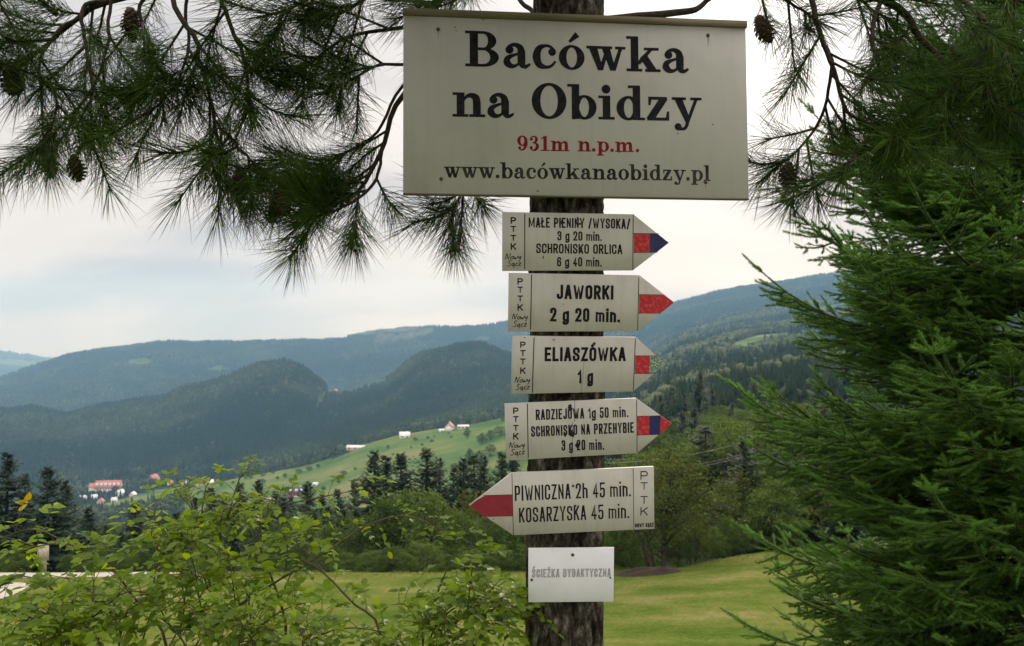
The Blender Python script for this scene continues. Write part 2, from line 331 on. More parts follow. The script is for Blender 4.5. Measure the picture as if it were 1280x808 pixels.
def in_poly(px, py, poly):
    px = np.asarray(px); py = np.asarray(py); r = np.zeros(px.shape, bool); n = len(poly)
    for i in range(n):
        x1, y1 = poly[i]; x2, y2 = poly[(i + 1) % n]
        c = ((y1 > py) != (y2 > py)) & (px < (x2 - x1) * (py - y1) / (y2 - y1 + 1e-12) + x1); r ^= c
    return r
PASTURES = [  # clearings: (depth range, outline)
 (500, 1250, [(228, 640), (236, 612), (262, 604), (300, 596), (371, 585), (428, 570), (460, 552), (502, 543.5), (546, 536), (585, 531.5), (621, 522), (700, 508), (760, 500), (760, 560), (640, 700), (228, 700)]),
 (1100, 1640, [(60, 660), (70, 634), (120, 632), (160, 622), (200, 612), (262, 604), (236, 660)]),
 (1900, 2400, [(393, 500), (402, 490), (414, 487), (440, 487), (480, 478), (485, 483), (445, 496), (418, 500)]),
 (1900, 2400, [(391, 514), (399, 498), (406, 500), (397, 516)]),
 (3400, 5100, [(158, 452), (178, 447), (192, 450), (186, 460), (163, 459)]),
 (3400, 5100, [(398, 437), (425, 432), (427, 437), (403, 440)]),
 (3400, 5100, [(252, 462), (270, 458), (294, 460), (288, 466), (262, 468)]),
 (900, 3300, [(905, 443), (918, 428), (945, 419), (985, 416), (996, 428), (955, 434), (925, 444)]),
 (2500, 4900, [(1005, 394), (1022, 384), (1050, 380), (1050, 390), (1015, 399)]),
 (600, 2200, [(838, 462), (862, 452), (905, 449), (900, 456), (860, 463)]),
 (1500, 3300, [(800, 425), (850, 411), (900, 402), (905, 406), (852, 418), (806, 431)]),
 (500, 1300, [(792, 499), (808, 490), (822, 487), (815, 497)]),
 (500, 1300, [(815, 484), (838, 481), (838, 486), (818, 489)]),
]
def clearing(x, y, z):
    px = CX + F * x / y; py = CY - F * (z - EYE) / y; r = np.zeros(px.shape, bool)
    for y0, y1, pl in PASTURES: r |= (y >= y0) & (y <= y1) & in_poly(px, py, pl)
    return r
def build_terrain():
    az = np.arctan2(PXC - CX, F); back = np.linspace(az[-1], az[0] + 2 * np.pi, 26)[1:-1]
    A = np.concatenate([az, back]); V = []; cov = []
    nr = len(YS); na = len(A)
    for k, a in enumerate(A):
        if k < len(az):
            x = (PXC[k] - CX) / F * YS; y = YS.copy(); z = ZT[:, k]
            cl = np.zeros(nr); m = YS > 300
            cl[m] = clearing(x[m], y[m], z[m]) * np.where(y[m] > 1900, .55, 1); cl[YS > 9000] = .7; cl[YS <= 56] = 1.0  # farthest hills set paler in colour to stand in for haze
            cl[(YS > 56) & (YS <= 300)] = np.clip((62 - YS[(YS > 56) & (YS <= 300)]) / 4, .06, 1)
        else:
            tb = (k - len(az) + 1) / (len(back) + 1); rr = YS / np.cos(az[-1]) * (1 - .72 * np.sin(np.pi * tb) ** .7); x = np.sin(a) * rr; y = np.cos(a) * rr
            t = (k - len(az) + 1) / (len(back) + 1); w = abs(2 * t - 1) ** 2
            zz = ZT[:, -1] * (1 - t) + ZT[:, 0] * t; flat = np.minimum(0, -.02 * YS); z = zz * w + flat * (1 - w); cl = np.where(YS < 60, 1, .3)
        V.append(np.stack([x, y, z], 1)); cov.append(cl)
    v = np.concatenate(V); i = np.arange(na)[:, None]; j = np.arange(nr - 1)[None]; i2 = (i + 1) % na
    q = np.stack(np.broadcast_arrays(i * nr + j, i2 * nr + j, i2 * nr + j + 1, i * nr + j + 1), -1).reshape(-1, 4)
    mb = MB(); mb.add(v, quads=q, col=np.concatenate(cov))
    m, nt, b = material('meadow_and_forest_floor', .95, .0); L = nt.links.new
    tc = node(nt, 'ShaderNodeTexCoord'); at = node(nt, 'ShaderNodeAttribute', attribute_name='tint')
    n1 = node(nt, 'ShaderNodeTexNoise', inp={'Scale': .22, 'Detail': 7.0, 'Roughness': .68}); mp = node(nt, 'ShaderNodeMapping'); mp.inputs['Scale'].default_value = (.9, 1.1, 1)
    L(tc.outputs['Object'], mp.inputs[0]); L(mp.outputs[0], n1.inputs['Vector'])
    n2 = node(nt, 'ShaderNodeTexNoise', inp={'Scale': 5.0, 'Detail': 6.0, 'Roughness': .7}); L(tc.outputs['Object'], n2.inputs['Vector'])
    n3 = node(nt, 'ShaderNodeTexNoise', inp={'Scale': .011, 'Detail': 6.0, 'Roughness': .6}); L(tc.outputs['Object'], n3.inputs['Vector'])
    near = ramp(nt, [(.33, (.045, .085, .014)), (.45, (.078, .115, .020)), (.55, (.112, .133, .030)), (.67, (.18, .17, .065))]); 
    ad = node(nt, 'ShaderNodeMath', operation='MULTIPLY_ADD'); L(n2.outputs['Fac'], ad.inputs[0]); ad.inputs[1].default_value = .62; 
    s_ = node(nt, 'ShaderNodeMath', operation='SUBTRACT'); L(n1.outputs['Fac'], s_.inputs[0]); s_.inputs[1].default_value = .31; L(s_.outputs[0], ad.inputs[2])
    L(ad.outputs[0], near.inputs[0])
    far = ramp(nt, [(.38, (.055, .10, .030)), (.46, (.085, .135, .042)), (.54, (.115, .152, .05)), (.60, (.16, .165, .07))]); L(n3.outputs['Fac'], far.inputs[0])
    ln = node(nt, 'ShaderNodeVectorMath', operation='LENGTH'); L(tc.outputs['Object'], ln.inputs[0])
    mr = node(nt, 'ShaderNodeMapRange', inp={'From Min': 150., 'From Max': 500.}); L(ln.outputs['Value'], mr.inputs[0])
    mx = node(nt, 'ShaderNodeMix', data_type='RGBA'); L(mr.outputs[0], mx.inputs[0]); L(near.outputs[0], mx.inputs[6]); L(far.outputs[0], mx.inputs[7])
    floor = node(nt, 'ShaderNodeRGB'); floor.outputs[0].default_value = (.016, .026, .014, 1)
    m2 = node(nt, 'ShaderNodeMix', data_type='RGBA'); L(at.outputs['Fac'], m2.inputs[0]); L(floor.outputs[0], m2.inputs[6]); L(mx.outputs[2], m2.inputs[7])
    L(m2.outputs[2], b.inputs['Base Color'])
    bp = node(nt, 'ShaderNodeBump', inp={'Strength': .6, 'Distance': .08}); L(n2.outputs['Fac'], bp.inputs['Height']); L(bp.outputs[0], b.inputs['Normal'])
    o = mb.obj('ground', m, smooth_=True); tag(o, 'green meadow, valley and hills', 'ground', kind='structure')
build_terrain()

def ground_sheet(name, edge_a, edge_b, lift, mat, label, n=60):       # strip between two ground curves [(px, Y)...]
    a = catmull([(p, y, 0) for p, y in edge_a], n); b = catmull([(p, y, 0) for p, y in edge_b], n); mb = MB(); k = 6; vs = []
    for i in range(n):
        for t in np.linspace(0, 1, k):
            px = a[i, 0] * (1 - t) + b[i, 0] * t; Y = a[i, 1] * (1 - t) + b[i, 1] * t
            w = .9 * fbm(px / 9, Y * 3, 3, 3) if t in (0, 1) else 0
            p = ground_pt(px, Y + w); p[2] += lift; vs.append(p)
    i = np.arange(n - 1)[:, None] * k + np.arange(k - 1)[None]; i = i.ravel()
    mb.add(vs, quads=np.stack([i, i + k, i + k + 1, i + 1], 1))
    o = mb.obj(name, mat, smooth_=True); return tag(o, label, name.replace('_', ' '), kind='structure')
ground_sheet('gravel_road', [(-260, 50.6), (0, 51.9), (60, 53.0), (140, 54.6), (230, 55.9), (330, 57.4)], [(-260, 56.4), (0, 56.4), (60, 56.3), (140, 56.8), (230, 57.6), (330, 58.6)], .04, MAT['gravel'], 'pale gravel road along the far edge of the meadow')
ground_sheet('gravel_track', [(-120, 40.5), (-40, 42.0), (0, 43.8), (22, 46.3), (36, 49.0)], [(-120, 50.5), (-40, 50.4), (0, 50.2), (20, 50.3), (37, 49.9)], .04, MAT['gravel'], 'patch of pale gravel track on the near meadow')
def mound():
    c = ground_pt(808, 52); mb = MB(); n = 22; vs = []
    for i in range(n):
        for j in range(n):
            u = i / (n - 1) * 2 - 1; w = j / (n - 1) * 2 - 1; x = c[0] + u * 2.2; y = c[1] + w * 1.5
            r = math.hypot(u, w); h = .38 * max(0, 1 - r * r) + .5 * float(fbm(u * 3, w * 3, 2, 3)) * max(0, 1 - r)
            vs.append((x, y, float(hgt(x, y)) + h - .05))
    i = (np.arange(n - 1)[:, None] * n + np.arange(n - 1)).ravel(); mb.add(vs, quads=np.stack([i, i + n, i + n + 1, i + 1], 1))
    tag(mb.obj('earth_mound', MAT['earth'], smooth_=True), 'low mound of bare brown earth under the broad tree', 'earth mound', kind='structure')
mound()
ground_sheet('lane', [(332, 868), (350, 860), (366, 852), (372, 846)], [(332, 874), (350, 866), (366, 858), (373, 852)], .35, MAT['gravel'], 'pale lane leading to the red farmhouse on the slope')
def grass():
    g = np.random.default_rng(55); mb = MB(); n = 52000; Y = g.uniform(26, 57.5, n); px = g.uniform(-30, 1100, n); x = (px - CX) / F * Y; edge = np.clip((Y - 50.5) / 6, 0, 1); tall = g.uniform(size=n) < .6 * edge ** 2; h = np.where(tall, g.uniform(.08, .24, n), g.uniform(.025, .055, n)); z = hgt(x, Y) - .01
    ok = ~((px < 200) & (Y > 51)) & (fbm(x / 2.2, Y / 2.2, 8, 3) > -.16); x, Y, z, h = x[ok], Y[ok], z[ok], h[ok]; k = len(x); tv = []; tt = []
    for i in range(5): a = i * 2.4; c, s_ = math.cos(a), math.sin(a); b = len(tv); tv += [(-.1 * s_ + .1 * c, .1 * c + .1 * s_, 0), (.1 * s_ + .1 * c, -.1 * c + .1 * s_, 0), (.75 * c, .75 * s_, 1 - .1 * i)]; tt.append((b, b + 1, b + 2))
    a = g.uniform(0, 6.28, k); fr = np.zeros((k, 3, 3)); fr[:, 0, 0] = np.cos(a); fr[:, 0, 1] = np.sin(a); fr[:, 1, 0] = -np.sin(a); fr[:, 1, 1] = np.cos(a); fr[:, 2, 2] = 1
    mb.scatter(tv, tt, np.stack([x, Y, z], 1), fr, np.stack([h * .8, h * .8, h], 1), tint=np.clip(.5 + 1.1 * fbm(x / 5, Y / 5, 3, 4) + g.normal(0, .13, k), 0, 1)); tag(mb.obj('grass', MAT['grass']), 'short mown grass of the meadow with longer tufts at its edge', 'grass', kind='stuff')
grass()

# ------------------------------------------------------------------ far forest (one mass of crowns per hillside)
def cone_tpl(seed):
    r = np.random.default_rng(seed); v = []; t = []; n = 5
    for lo, hi, ra in ((.12, .55, 1.0), (.38, .8, .72), (.64, 1.0, .42)):
        b = len(v); a = np.arange(n) / n * 2 * np.pi + r.uniform(0, 6)
        for k in a: v.append([math.cos(k) * ra * .5 * r.uniform(.75, 1.2), math.sin(k) * ra * .5 * r.uniform(.75, 1.2), lo + r.uniform(-.04, .04)])
        v.append([0, 0, hi]); t += [[b + k, b + (k + 1) % n, b + n] for k in range(n)]
    return np.array(v), np.array(t)
def blob_tpl(seed):
    r = np.random.default_rng(seed); v = [[0, 0, 1.0]]; t = []; n = 6
    for z, ra in ((.8, .36), (.48, .52), (.15, .34)):
        for k in range(n): a = k / n * 2 * np.pi + z * 3; q = ra * r.uniform(.75, 1.25); v.append([math.cos(a) * q, math.sin(a) * q, z + r.uniform(-.07, .07)])
    for k in range(n): t.append([0, 1 + k, 1 + (k + 1) % n])
    for l in range(2):
        for k in range(n): a, b = 1 + l * n + k, 1 + l * n + (k + 1) % n; t += [[a, a + n, b], [b, a + n, b + n]]
    return np.array(v), np.array(t)
FMB = MB()
def scatter_forest(count, Y0, Y1, p0, p1, h0, h1, seed, blob_share=.1, keep=None, wid=.42, tintc=.18, tintb=.55):
    g = np.random.default_rng(seed); Y = np.sqrt(g.uniform(Y0 ** 2, Y1 ** 2, count)); px = g.uniform(p0, p1, count); x = (px - CX) / F * Y; z = hgt(x, Y)
    py = CY - F * (z - EYE) / Y; ok = ~clearing(x, Y, z)
    if keep is not None: ok &= keep(px, py, x, Y)
    x, Y, z, px, py = x[ok], Y[ok], z[ok], px[ok], py[ok]; n = len(x)
    patch = fbm(x / 260, Y / 260, seed, 4)
    isb = g.uniform(size=n) < np.clip(blob_share + patch * max(1.1, 5.3 * blob_share), .01, .97)
    h = g.uniform(h0, h1, n) * (1 + .8 * fbm(x / 90, Y / 90, seed + 9, 3))
    for kind in (0, 1):
        for s in range(3):
            m = (isb == bool(kind)) & (np.arange(n) % 3 == s); k = int(m.sum())
            if not k: continue
            tv, tt = (cone_tpl(seed * 7 + s) if kind == 0 else blob_tpl(seed * 7 + s)); a = g.uniform(0, 6.28, k)
            fr = np.zeros((k, 3, 3)); fr[:, 0, 0] = np.cos(a); fr[:, 0, 1] = np.sin(a); fr[:, 1, 0] = -np.sin(a); fr[:, 1, 1] = np.cos(a); fr[:, 2, 2] = 1
            hh = h[m] * (1 if kind == 0 else .72); w = hh * (wid if kind == 0 else .95) * g.uniform(.8, 1.25, k)
            tint = np.clip((tintc if kind == 0 else tintb) + g.normal(0, .07 if kind == 0 else .14, k) + .75 * patch[m] + .35 * fbm(x[m] / 70, Y[m] / 70, seed + 4, 3), 0, 1)
            FMB.scatter(tv, tt, np.stack([x[m], Y[m], z[m] - .08 * hh], 1), fr, np.stack([w, w, hh], 1), tint=tint)
scatter_forest(52000, 1330, 2380, -120, 790, 17, 27, 1, .09, keep=lambda px, py, x, Y: (Y > 1640) | (px > 290) | (px < -60) & (Y > 1500), wid=.36)
scatter_forest(60000, 3300, 5080, -120, 1120, 22, 34, 2, .10, wid=.6)
scatter_forest(5000, 2300, 3300, 780, 1120, 18, 28, 3, .55, wid=.45, tintb=.75)
scatter_forest(6000, 1100, 2300, 770, 1080, 15, 24, 4, .7, wid=.4, tintb=.75)
scatter_forest(900, 240, 480, 770, 1080, 10, 17, 15, .5, wid=.4)
scatter_forest(2600, 480, 1100, 770, 1080, 13, 21, 5, .5, wid=.38, tintb=.7)
scatter_forest(700, 9600, 11100, -150, 150, 34, 55, 6, .1, wid=1.2)
scatter_forest(500, 1250, 1650, 60, 300, 8, 16, 8, .6, wid=.4)
scatter_forest(260, 1090, 1260, 240, 520, 5, 10, 9, .9)
scatter_forest(1500, 560, 1095, 40, 345, 8, 17, 16, .35)
tag(FMB.obj('distant_forest', MAT['farwood']), 'dark conifer forest covering the far hills', 'forest', kind='stuff')

# ------------------------------------------------------------------ houses in the valley
def gable(mb, w, d, h, rh, over=.6, mat=0, th=.25):
    x, y = w / 2 + over, d / 2 + over; dz = rh * over / (d / 2)
    v = [(-x, -y, h - dz), (x, -y, h - dz), (x, 0, h + rh), (-x, 0, h + rh), (-x, y, h - dz), (x, y, h - dz)]
    v += [(a, b, c - th) for a, b, c in v]
    mb.add(v, quads=[[0, 1, 2, 3], [3, 2, 5, 4], [7, 6, 9, 8], [8, 9, 10, 11], [0, 6, 7, 1], [4, 5, 11, 10], [0, 3, 9, 6], [3, 4, 10, 9], [1, 7, 8, 2], [2, 8, 11, 5]], mat=mat)
def house(name, px, Y, w, d, h, rh, wall, roof, label, rz=0, wins=3, rows=1, dormers=0, chimney=True, cat='house', sink=1.0, group=None):
    p = ground_pt(px, Y); e = empty(name, label, cat, (p[0], p[1], p[2] - .3), group, rz)
    mb = MB(); mb.box((0, 0, h / 2 - sink), (w / 2, d / 2, h / 2 + sink))
    n = [(-w / 2 + .01, -d / 2, h), (-w / 2 + .01, d / 2, h), (-w / 2 + .01, 0, h + rh * .96), (w / 2 - .01, -d / 2, h), (w / 2 - .01, d / 2, h), (w / 2 - .01, 0, h + rh * .96)]
    mb.add(n, tris=[[0, 2, 1], [3, 4, 5]]); mb.obj('wall', wall, e)
    mb = MB(); gable(mb, w, d, h, rh); ro = mb.obj('roof', roof, e)
    if chimney: c = MB(); c.box((w * .2, d * .1, h + rh * .95), (.45, .45, 1.1)); c.obj('chimney', MAT['wall_cream'], ro)
    for k in range(dormers):
        m = MB(); x = (k + .5) / dormers * w - w / 2; m.box((x, -d * .34, h + rh * .36), (w / dormers * .24, d * .14, rh * .3)); dm = m.obj('dormer', MAT['wall_white'], ro)
        m = MB(); m.box((x, -d * .34 - d * .14 - .06, h + rh * .38), (w / dormers * .13, .05, rh * .17)); m.obj('window', MAT['window'], dm) if False else None
    for r_ in range(rows):
        for k in range(wins):
            m = MB(); x = (k + .5) / wins * w - w / 2; zz = h / rows * (r_ + .55)
            m.box((x, -d / 2 - .04, zz), (min(.9, w / wins * .28), .06, min(.8, h / rows * .3))); m.obj('window', MAT['window'], e)
    return e
def houses():
    e = house('hotel', 136, 1440, 40, 15, 8, 11, MAT['wall_white'], MAT['roof_red'], 'large white hotel with red roof and rows of dormers on the valley hillside', R(8), 10, 2, 6, cat='hotel')
    m = MB(); m.box((-24, 0, 4), (5, 7, 5)); m.obj('side_wing', MAT['wall_white'], e)
    m = MB(); gable(m, 10, 14, 9, 6); g = m.obj('wing_roof', MAT['roof_red'], e); g.location = (-24, 0, 0)
    house('house', 150, 1330, 12, 9, 5, 5, MAT['wall_white'], MAT['roof_grey'], 'small white house with pale roof just below the hotel', R(70), 2, 1, 0)
    house('house', 118, 1340, 8, 7, 3.5, 3.5, MAT['wall_white'], MAT['roof_grey'], 'tiny pale house furthest to the lower left of the hotel', R(20), 2, 1, 0)
    house('house', 192, 1500, 17, 13, 8, 8, MAT['wall_red'], MAT['roof_red'], 'tall red house standing alone right of the hotel', R(75), 3, 2, 0)
    house('house', 231, 1380, 9, 8, 3.5, 3.5, MAT['wall_white'], MAT['roof_grey'], 'small white house at the far end of the green slope', R(10), 2)
    house('house', 243, 1330, 10, 8, 3.5, 3, MAT['wall_white'], MAT['roof_grey'], 'low white house beside the pinkish house in the valley', R(0), 2)
    house('house', 252, 1320, 11, 9, 4.5, 4.5, MAT['wall_cream'], MAT['roof_red'], 'pinkish house with red roof at the foot of the forested ridge', R(15), 2)
    for px, Y, w, lab in ((104, 1350, 9, 'small pale house among trees at the far left of the village'), (126, 1250, 8, 'small white house below the left end of the hotel'), (143, 1240, 7, 'tiny white house in the trees straight under the hotel'), (166, 1300, 9, 'little pale house between the hotel and the tall red house'), (178, 1380, 8, 'tiny house just left of the tall red house'), (213, 1420, 8, 'tiny pale house right of the tall red house'), (262, 1180, 9, 'small house where the green slope meets the forest edge')):
        house('house', px, Y, w, 7, 3.4, 3.4, MAT['wall_white'] if px % 2 else MAT['wall_cream'], MAT['roof_grey'] if px % 3 else MAT['roof_red'], lab, R(px * 7 % 90), 2)
    e = house('farmhouse', 371, 860, 16, 8, 4.2, 4.2, MAT['wall_red'], MAT['roof_dark'], 'red timber farmhouse with dark roof in the middle of the green slope', R(4), 4, 1, 3)
    house('shed', 393, 900, 7, 5, 2.6, 1.6, MAT['wall_white'], MAT['roof_grey'], 'small pale shed right of the red farmhouse', R(0), 1, cat='shed', chimney=False)
    house('barn', 445, 1075, 22, 8, 2.8, 2.2, MAT['wall_cream'], MAT['roof_grey'], 'long low barn with pale roof at the lower edge of the dark forest', R(-8), 3, cat='barn', chimney=False)
    house('house', 506, 1060, 12, 10, 3.2, 4.2, MAT['wall_white'], MAT['roof_grey'], 'white house with pale hipped roof halfway up the green slope', R(5), 2)
    house('house', 562, 1060, 10, 9, 5.5, 4.5, MAT['wall_white'], MAT['roof_red'], 'white house with reddish roof near the top of the green slope', R(80), 2, 2)
    house('shed', 552, 1060, 6, 5, 2.2, 1.4, MAT['wall_white'], MAT['roof_grey'], 'little pale shed left of the house near the slope top', R(10), 1, cat='shed', chimney=False)
    house('barn', 579, 1060, 13, 7, 3.0, 1.5, MAT['wall_white'], MAT['roof_grey'], 'white flat barn at the top right end of the green slope', R(0), 3, cat='barn', chimney=False)
    house('cabin', 419, 2285, 11, 9, 4, 4.5, MAT['wall_red'], MAT['roof_red'], 'tiny red roofed cabin on the grassy saddle of the ridge', R(60), 1, cat='cabin', chimney=False)
houses()

# ------------------------------------------------------------------ trees of the middle distance
def make_spruce(seed, H=10.0, spread=.2, dens=1.0):
    g = np.random.default_rng(seed); tr = MB(); zs = np.linspace(0, H, 12)
    tr.tube(np.stack([.06 * np.sin(zs * .5 + seed), .06 * np.cos(zs * .4), zs], 1), np.linspace(.022 * H, .004 * H, 12), 7)
    cr = MB(); org = []; dr = []; sc_ = []; tint = []
    nw = int(42 * dens)
    for w in range(nw):
        t = min(.995, max(0, (w + g.uniform(-.3, .3)) / nw)); wj = g.uniform(.72, 1.15); z0 = H * (.03 + .97 * t); L0 = H * spread * (1 - t) ** .72 + .01 * H
        nb = int(g.integers(6, 9))
        for b in range(nb):
            a = g.uniform(0, 6.283); L = L0 * wj * g.uniform(.55, 1.2); z = z0 + g.uniform(-.022, .022) * H * (1 - .6 * t)
            el = np.interp(t, [0, .6, 1], [-.38, -.12, .75]) + g.uniform(-.12, .12)
            d = np.array([math.cos(a) * math.cos(el), math.sin(a) * math.cos(el), math.sin(el)])
            side = np.array([-math.sin(a), math.cos(a), 0]); n = max(5, int(15 * L / (H * .2) * dens))
            for s in np.linspace(.15, 1, n):
                p = np.array([0, 0, z]) + d * L * s + np.array([0, 0, -.25 * L * s * (1 - s) + .12 * L * s * s])
                for k in (-1, 1):
                    q = d * g.uniform(.6, 1) + side * k * g.uniform(.3, 1.0) + np.array([0, 0, g.uniform(-.55, .1)])
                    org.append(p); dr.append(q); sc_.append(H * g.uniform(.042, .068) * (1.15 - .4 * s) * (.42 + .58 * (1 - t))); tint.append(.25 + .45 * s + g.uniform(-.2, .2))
    org = np.array(org); dr = np.array(dr); sc_ = np.array(sc_)
    tv = [[0, 0, 0], [.45, .2, .03], [1, 0, -.1], [.45, -.2, .03], [.45, 0, .1]]; tt = [[0, 1, 4], [1, 2, 4], [2, 3, 4], [3, 0, 4]]
    up = np.tile([0, 0, 1.0], (len(org), 1)) + rand_unit(len(org)) * .5
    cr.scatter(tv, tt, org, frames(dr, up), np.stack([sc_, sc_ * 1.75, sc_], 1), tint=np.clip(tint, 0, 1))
    return tr.mesh('trunk', MAT['trunkfar'], True), cr.mesh('crown', MAT['spruce_mid'])
def make_broad(seed, H=8.0, wid=.75, clumps=70, leaves=85, base=.25, mat='decid', stems=1, leaf=.03, shape=1.0):
    g = np.random.default_rng(seed); tr = MB(); cr = MB(); W = H * wid / 2
    cents = []
    for k in range(clumps):
        while True:
            u = g.uniform(-1, 1, 3)
            r = np.linalg.norm(u)
            if r < 1 and r > .35 * g.uniform(0, 1.6): break
        zc = base + (1 - base) * (u[2] * .5 + .5)
        taper = 1 - .45 * shape * max(0, u[2]); cents.append(np.array([u[0] * W * taper, u[1] * W * taper, zc * H]) * np.array([1, 1, .95]) + g.normal(0, .02 * H, 3))
    cents = np.array(cents); bases = [np.array([g.normal(0, .06 * H) if stems > 1 else 0, g.normal(0, .05 * H) if stems > 1 else 0, 0]) for _ in range(stems)]
    forks = []
    for b in bases:
        top = b * 2.2 + np.array([g.normal(0, .05 * H), g.normal(0, .05 * H), H * (base + .3)]); pts = catmull([b + (0, 0, -.02 * H), b * 1.4 + (0, 0, H * base * .6), top], 8)
        tr.tube(pts, np.linspace(.026 * H / stems ** .4, .011 * H, 8), 7); forks.append(pts)
    for c in cents[::2]:
        f = forks[int(np.argmin([np.linalg.norm(q[-1][:2] - c[:2]) for q in forks]))]; s = f[min(7, max(3, int(7 * min(1, c[2] / H / (base + .3)) - 1)))]
        tr.tube(catmull([s, (s + c) / 2 + (0, 0, .04 * H), c], 6), np.linspace(.008 * H, .002 * H, 6), 5)
    o = []; d = []; ti = []
    for c in cents:
        rr = H * g.uniform(.06, .12); n = int(leaves * (rr / (.09 * H)) ** 1.5); u = rand_unit(n) * (g.uniform(0, 1, (n, 1)) ** .5) * rr * np.array([1.15, 1.15, .75])
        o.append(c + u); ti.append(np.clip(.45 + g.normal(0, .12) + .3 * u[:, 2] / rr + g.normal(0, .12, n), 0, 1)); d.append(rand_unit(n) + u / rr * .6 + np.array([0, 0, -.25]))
    o = np.concatenate(o); d = np.concatenate(d); s = H * leaf * g.uniform(.6, 1.3, len(o))
    tv = [[0, 0, 0], [.45, .3, .06], [1, 0, 0], [.45, -.3, .06], [.5, 0, -.04]]; tt = [[0, 1, 4], [1, 2, 4], [2, 3, 4], [3, 0, 4]]
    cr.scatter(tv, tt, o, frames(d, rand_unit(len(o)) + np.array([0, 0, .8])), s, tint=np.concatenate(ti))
    return tr.mesh('trunk', MAT['trunkfar'], True), cr.mesh('crown', MAT[mat])
SPR = [make_spruce(21, 10, .26), make_spruce(22, 10, .30), make_spruce(23, 10, .24), make_spruce(24, 10, .33)]
BRD = [make_broad(31, 8, .95, 80, 80, .12), make_broad(32, 8, .8, 75, 85, .08, shape=1.3), make_broad(33, 8, .65, 60, 85, .1, shape=1.6), make_broad(34, 8, 1.15, 90, 75, .02, shape=.6)]
AUT = [make_broad(41, 8, 1.05, 120, 80, .24, 'autumn', 5, .026, .8), make_broad(42, 8, .7, 60, 80, .1, 'autumn', 2), make_broad(43, 8, .9, 70, 70, .08, 'autumn', 2)]
HT = {id(SPR): 10.0, id(BRD): 8.0, id(AUT): 8.0}
def plant(name, cat, lib, k, px, top, Y, label, group=None, wide=1.0, rows=None, hmin=1.2):
    p = ground_pt(px, Y); ztop = EYE + (CY - top) / F * Y; H = max(hmin, ztop - p[2]); s = H / HT[id(lib)]
    e = empty(name, label, cat, p - np.array([0, 0, .06]), group, rng.uniform(0, 6.28))
    e.scale = (s * wide, s * wide, s)
    if lib is SPR: w_ = wide * float(rng.uniform(.9, 1.2)); e.scale = (s * w_, s * w_, s); e.rotation_euler = (float(rng.normal(0, .012)), float(rng.normal(0, .012)), e.rotation_euler[2])
    for nm, me in zip(('trunk', 'crown'), lib[k % len(lib)]):
        o = bpy.data.objects.new(nm, me); COL.objects.link(o); o.parent = e
    return e
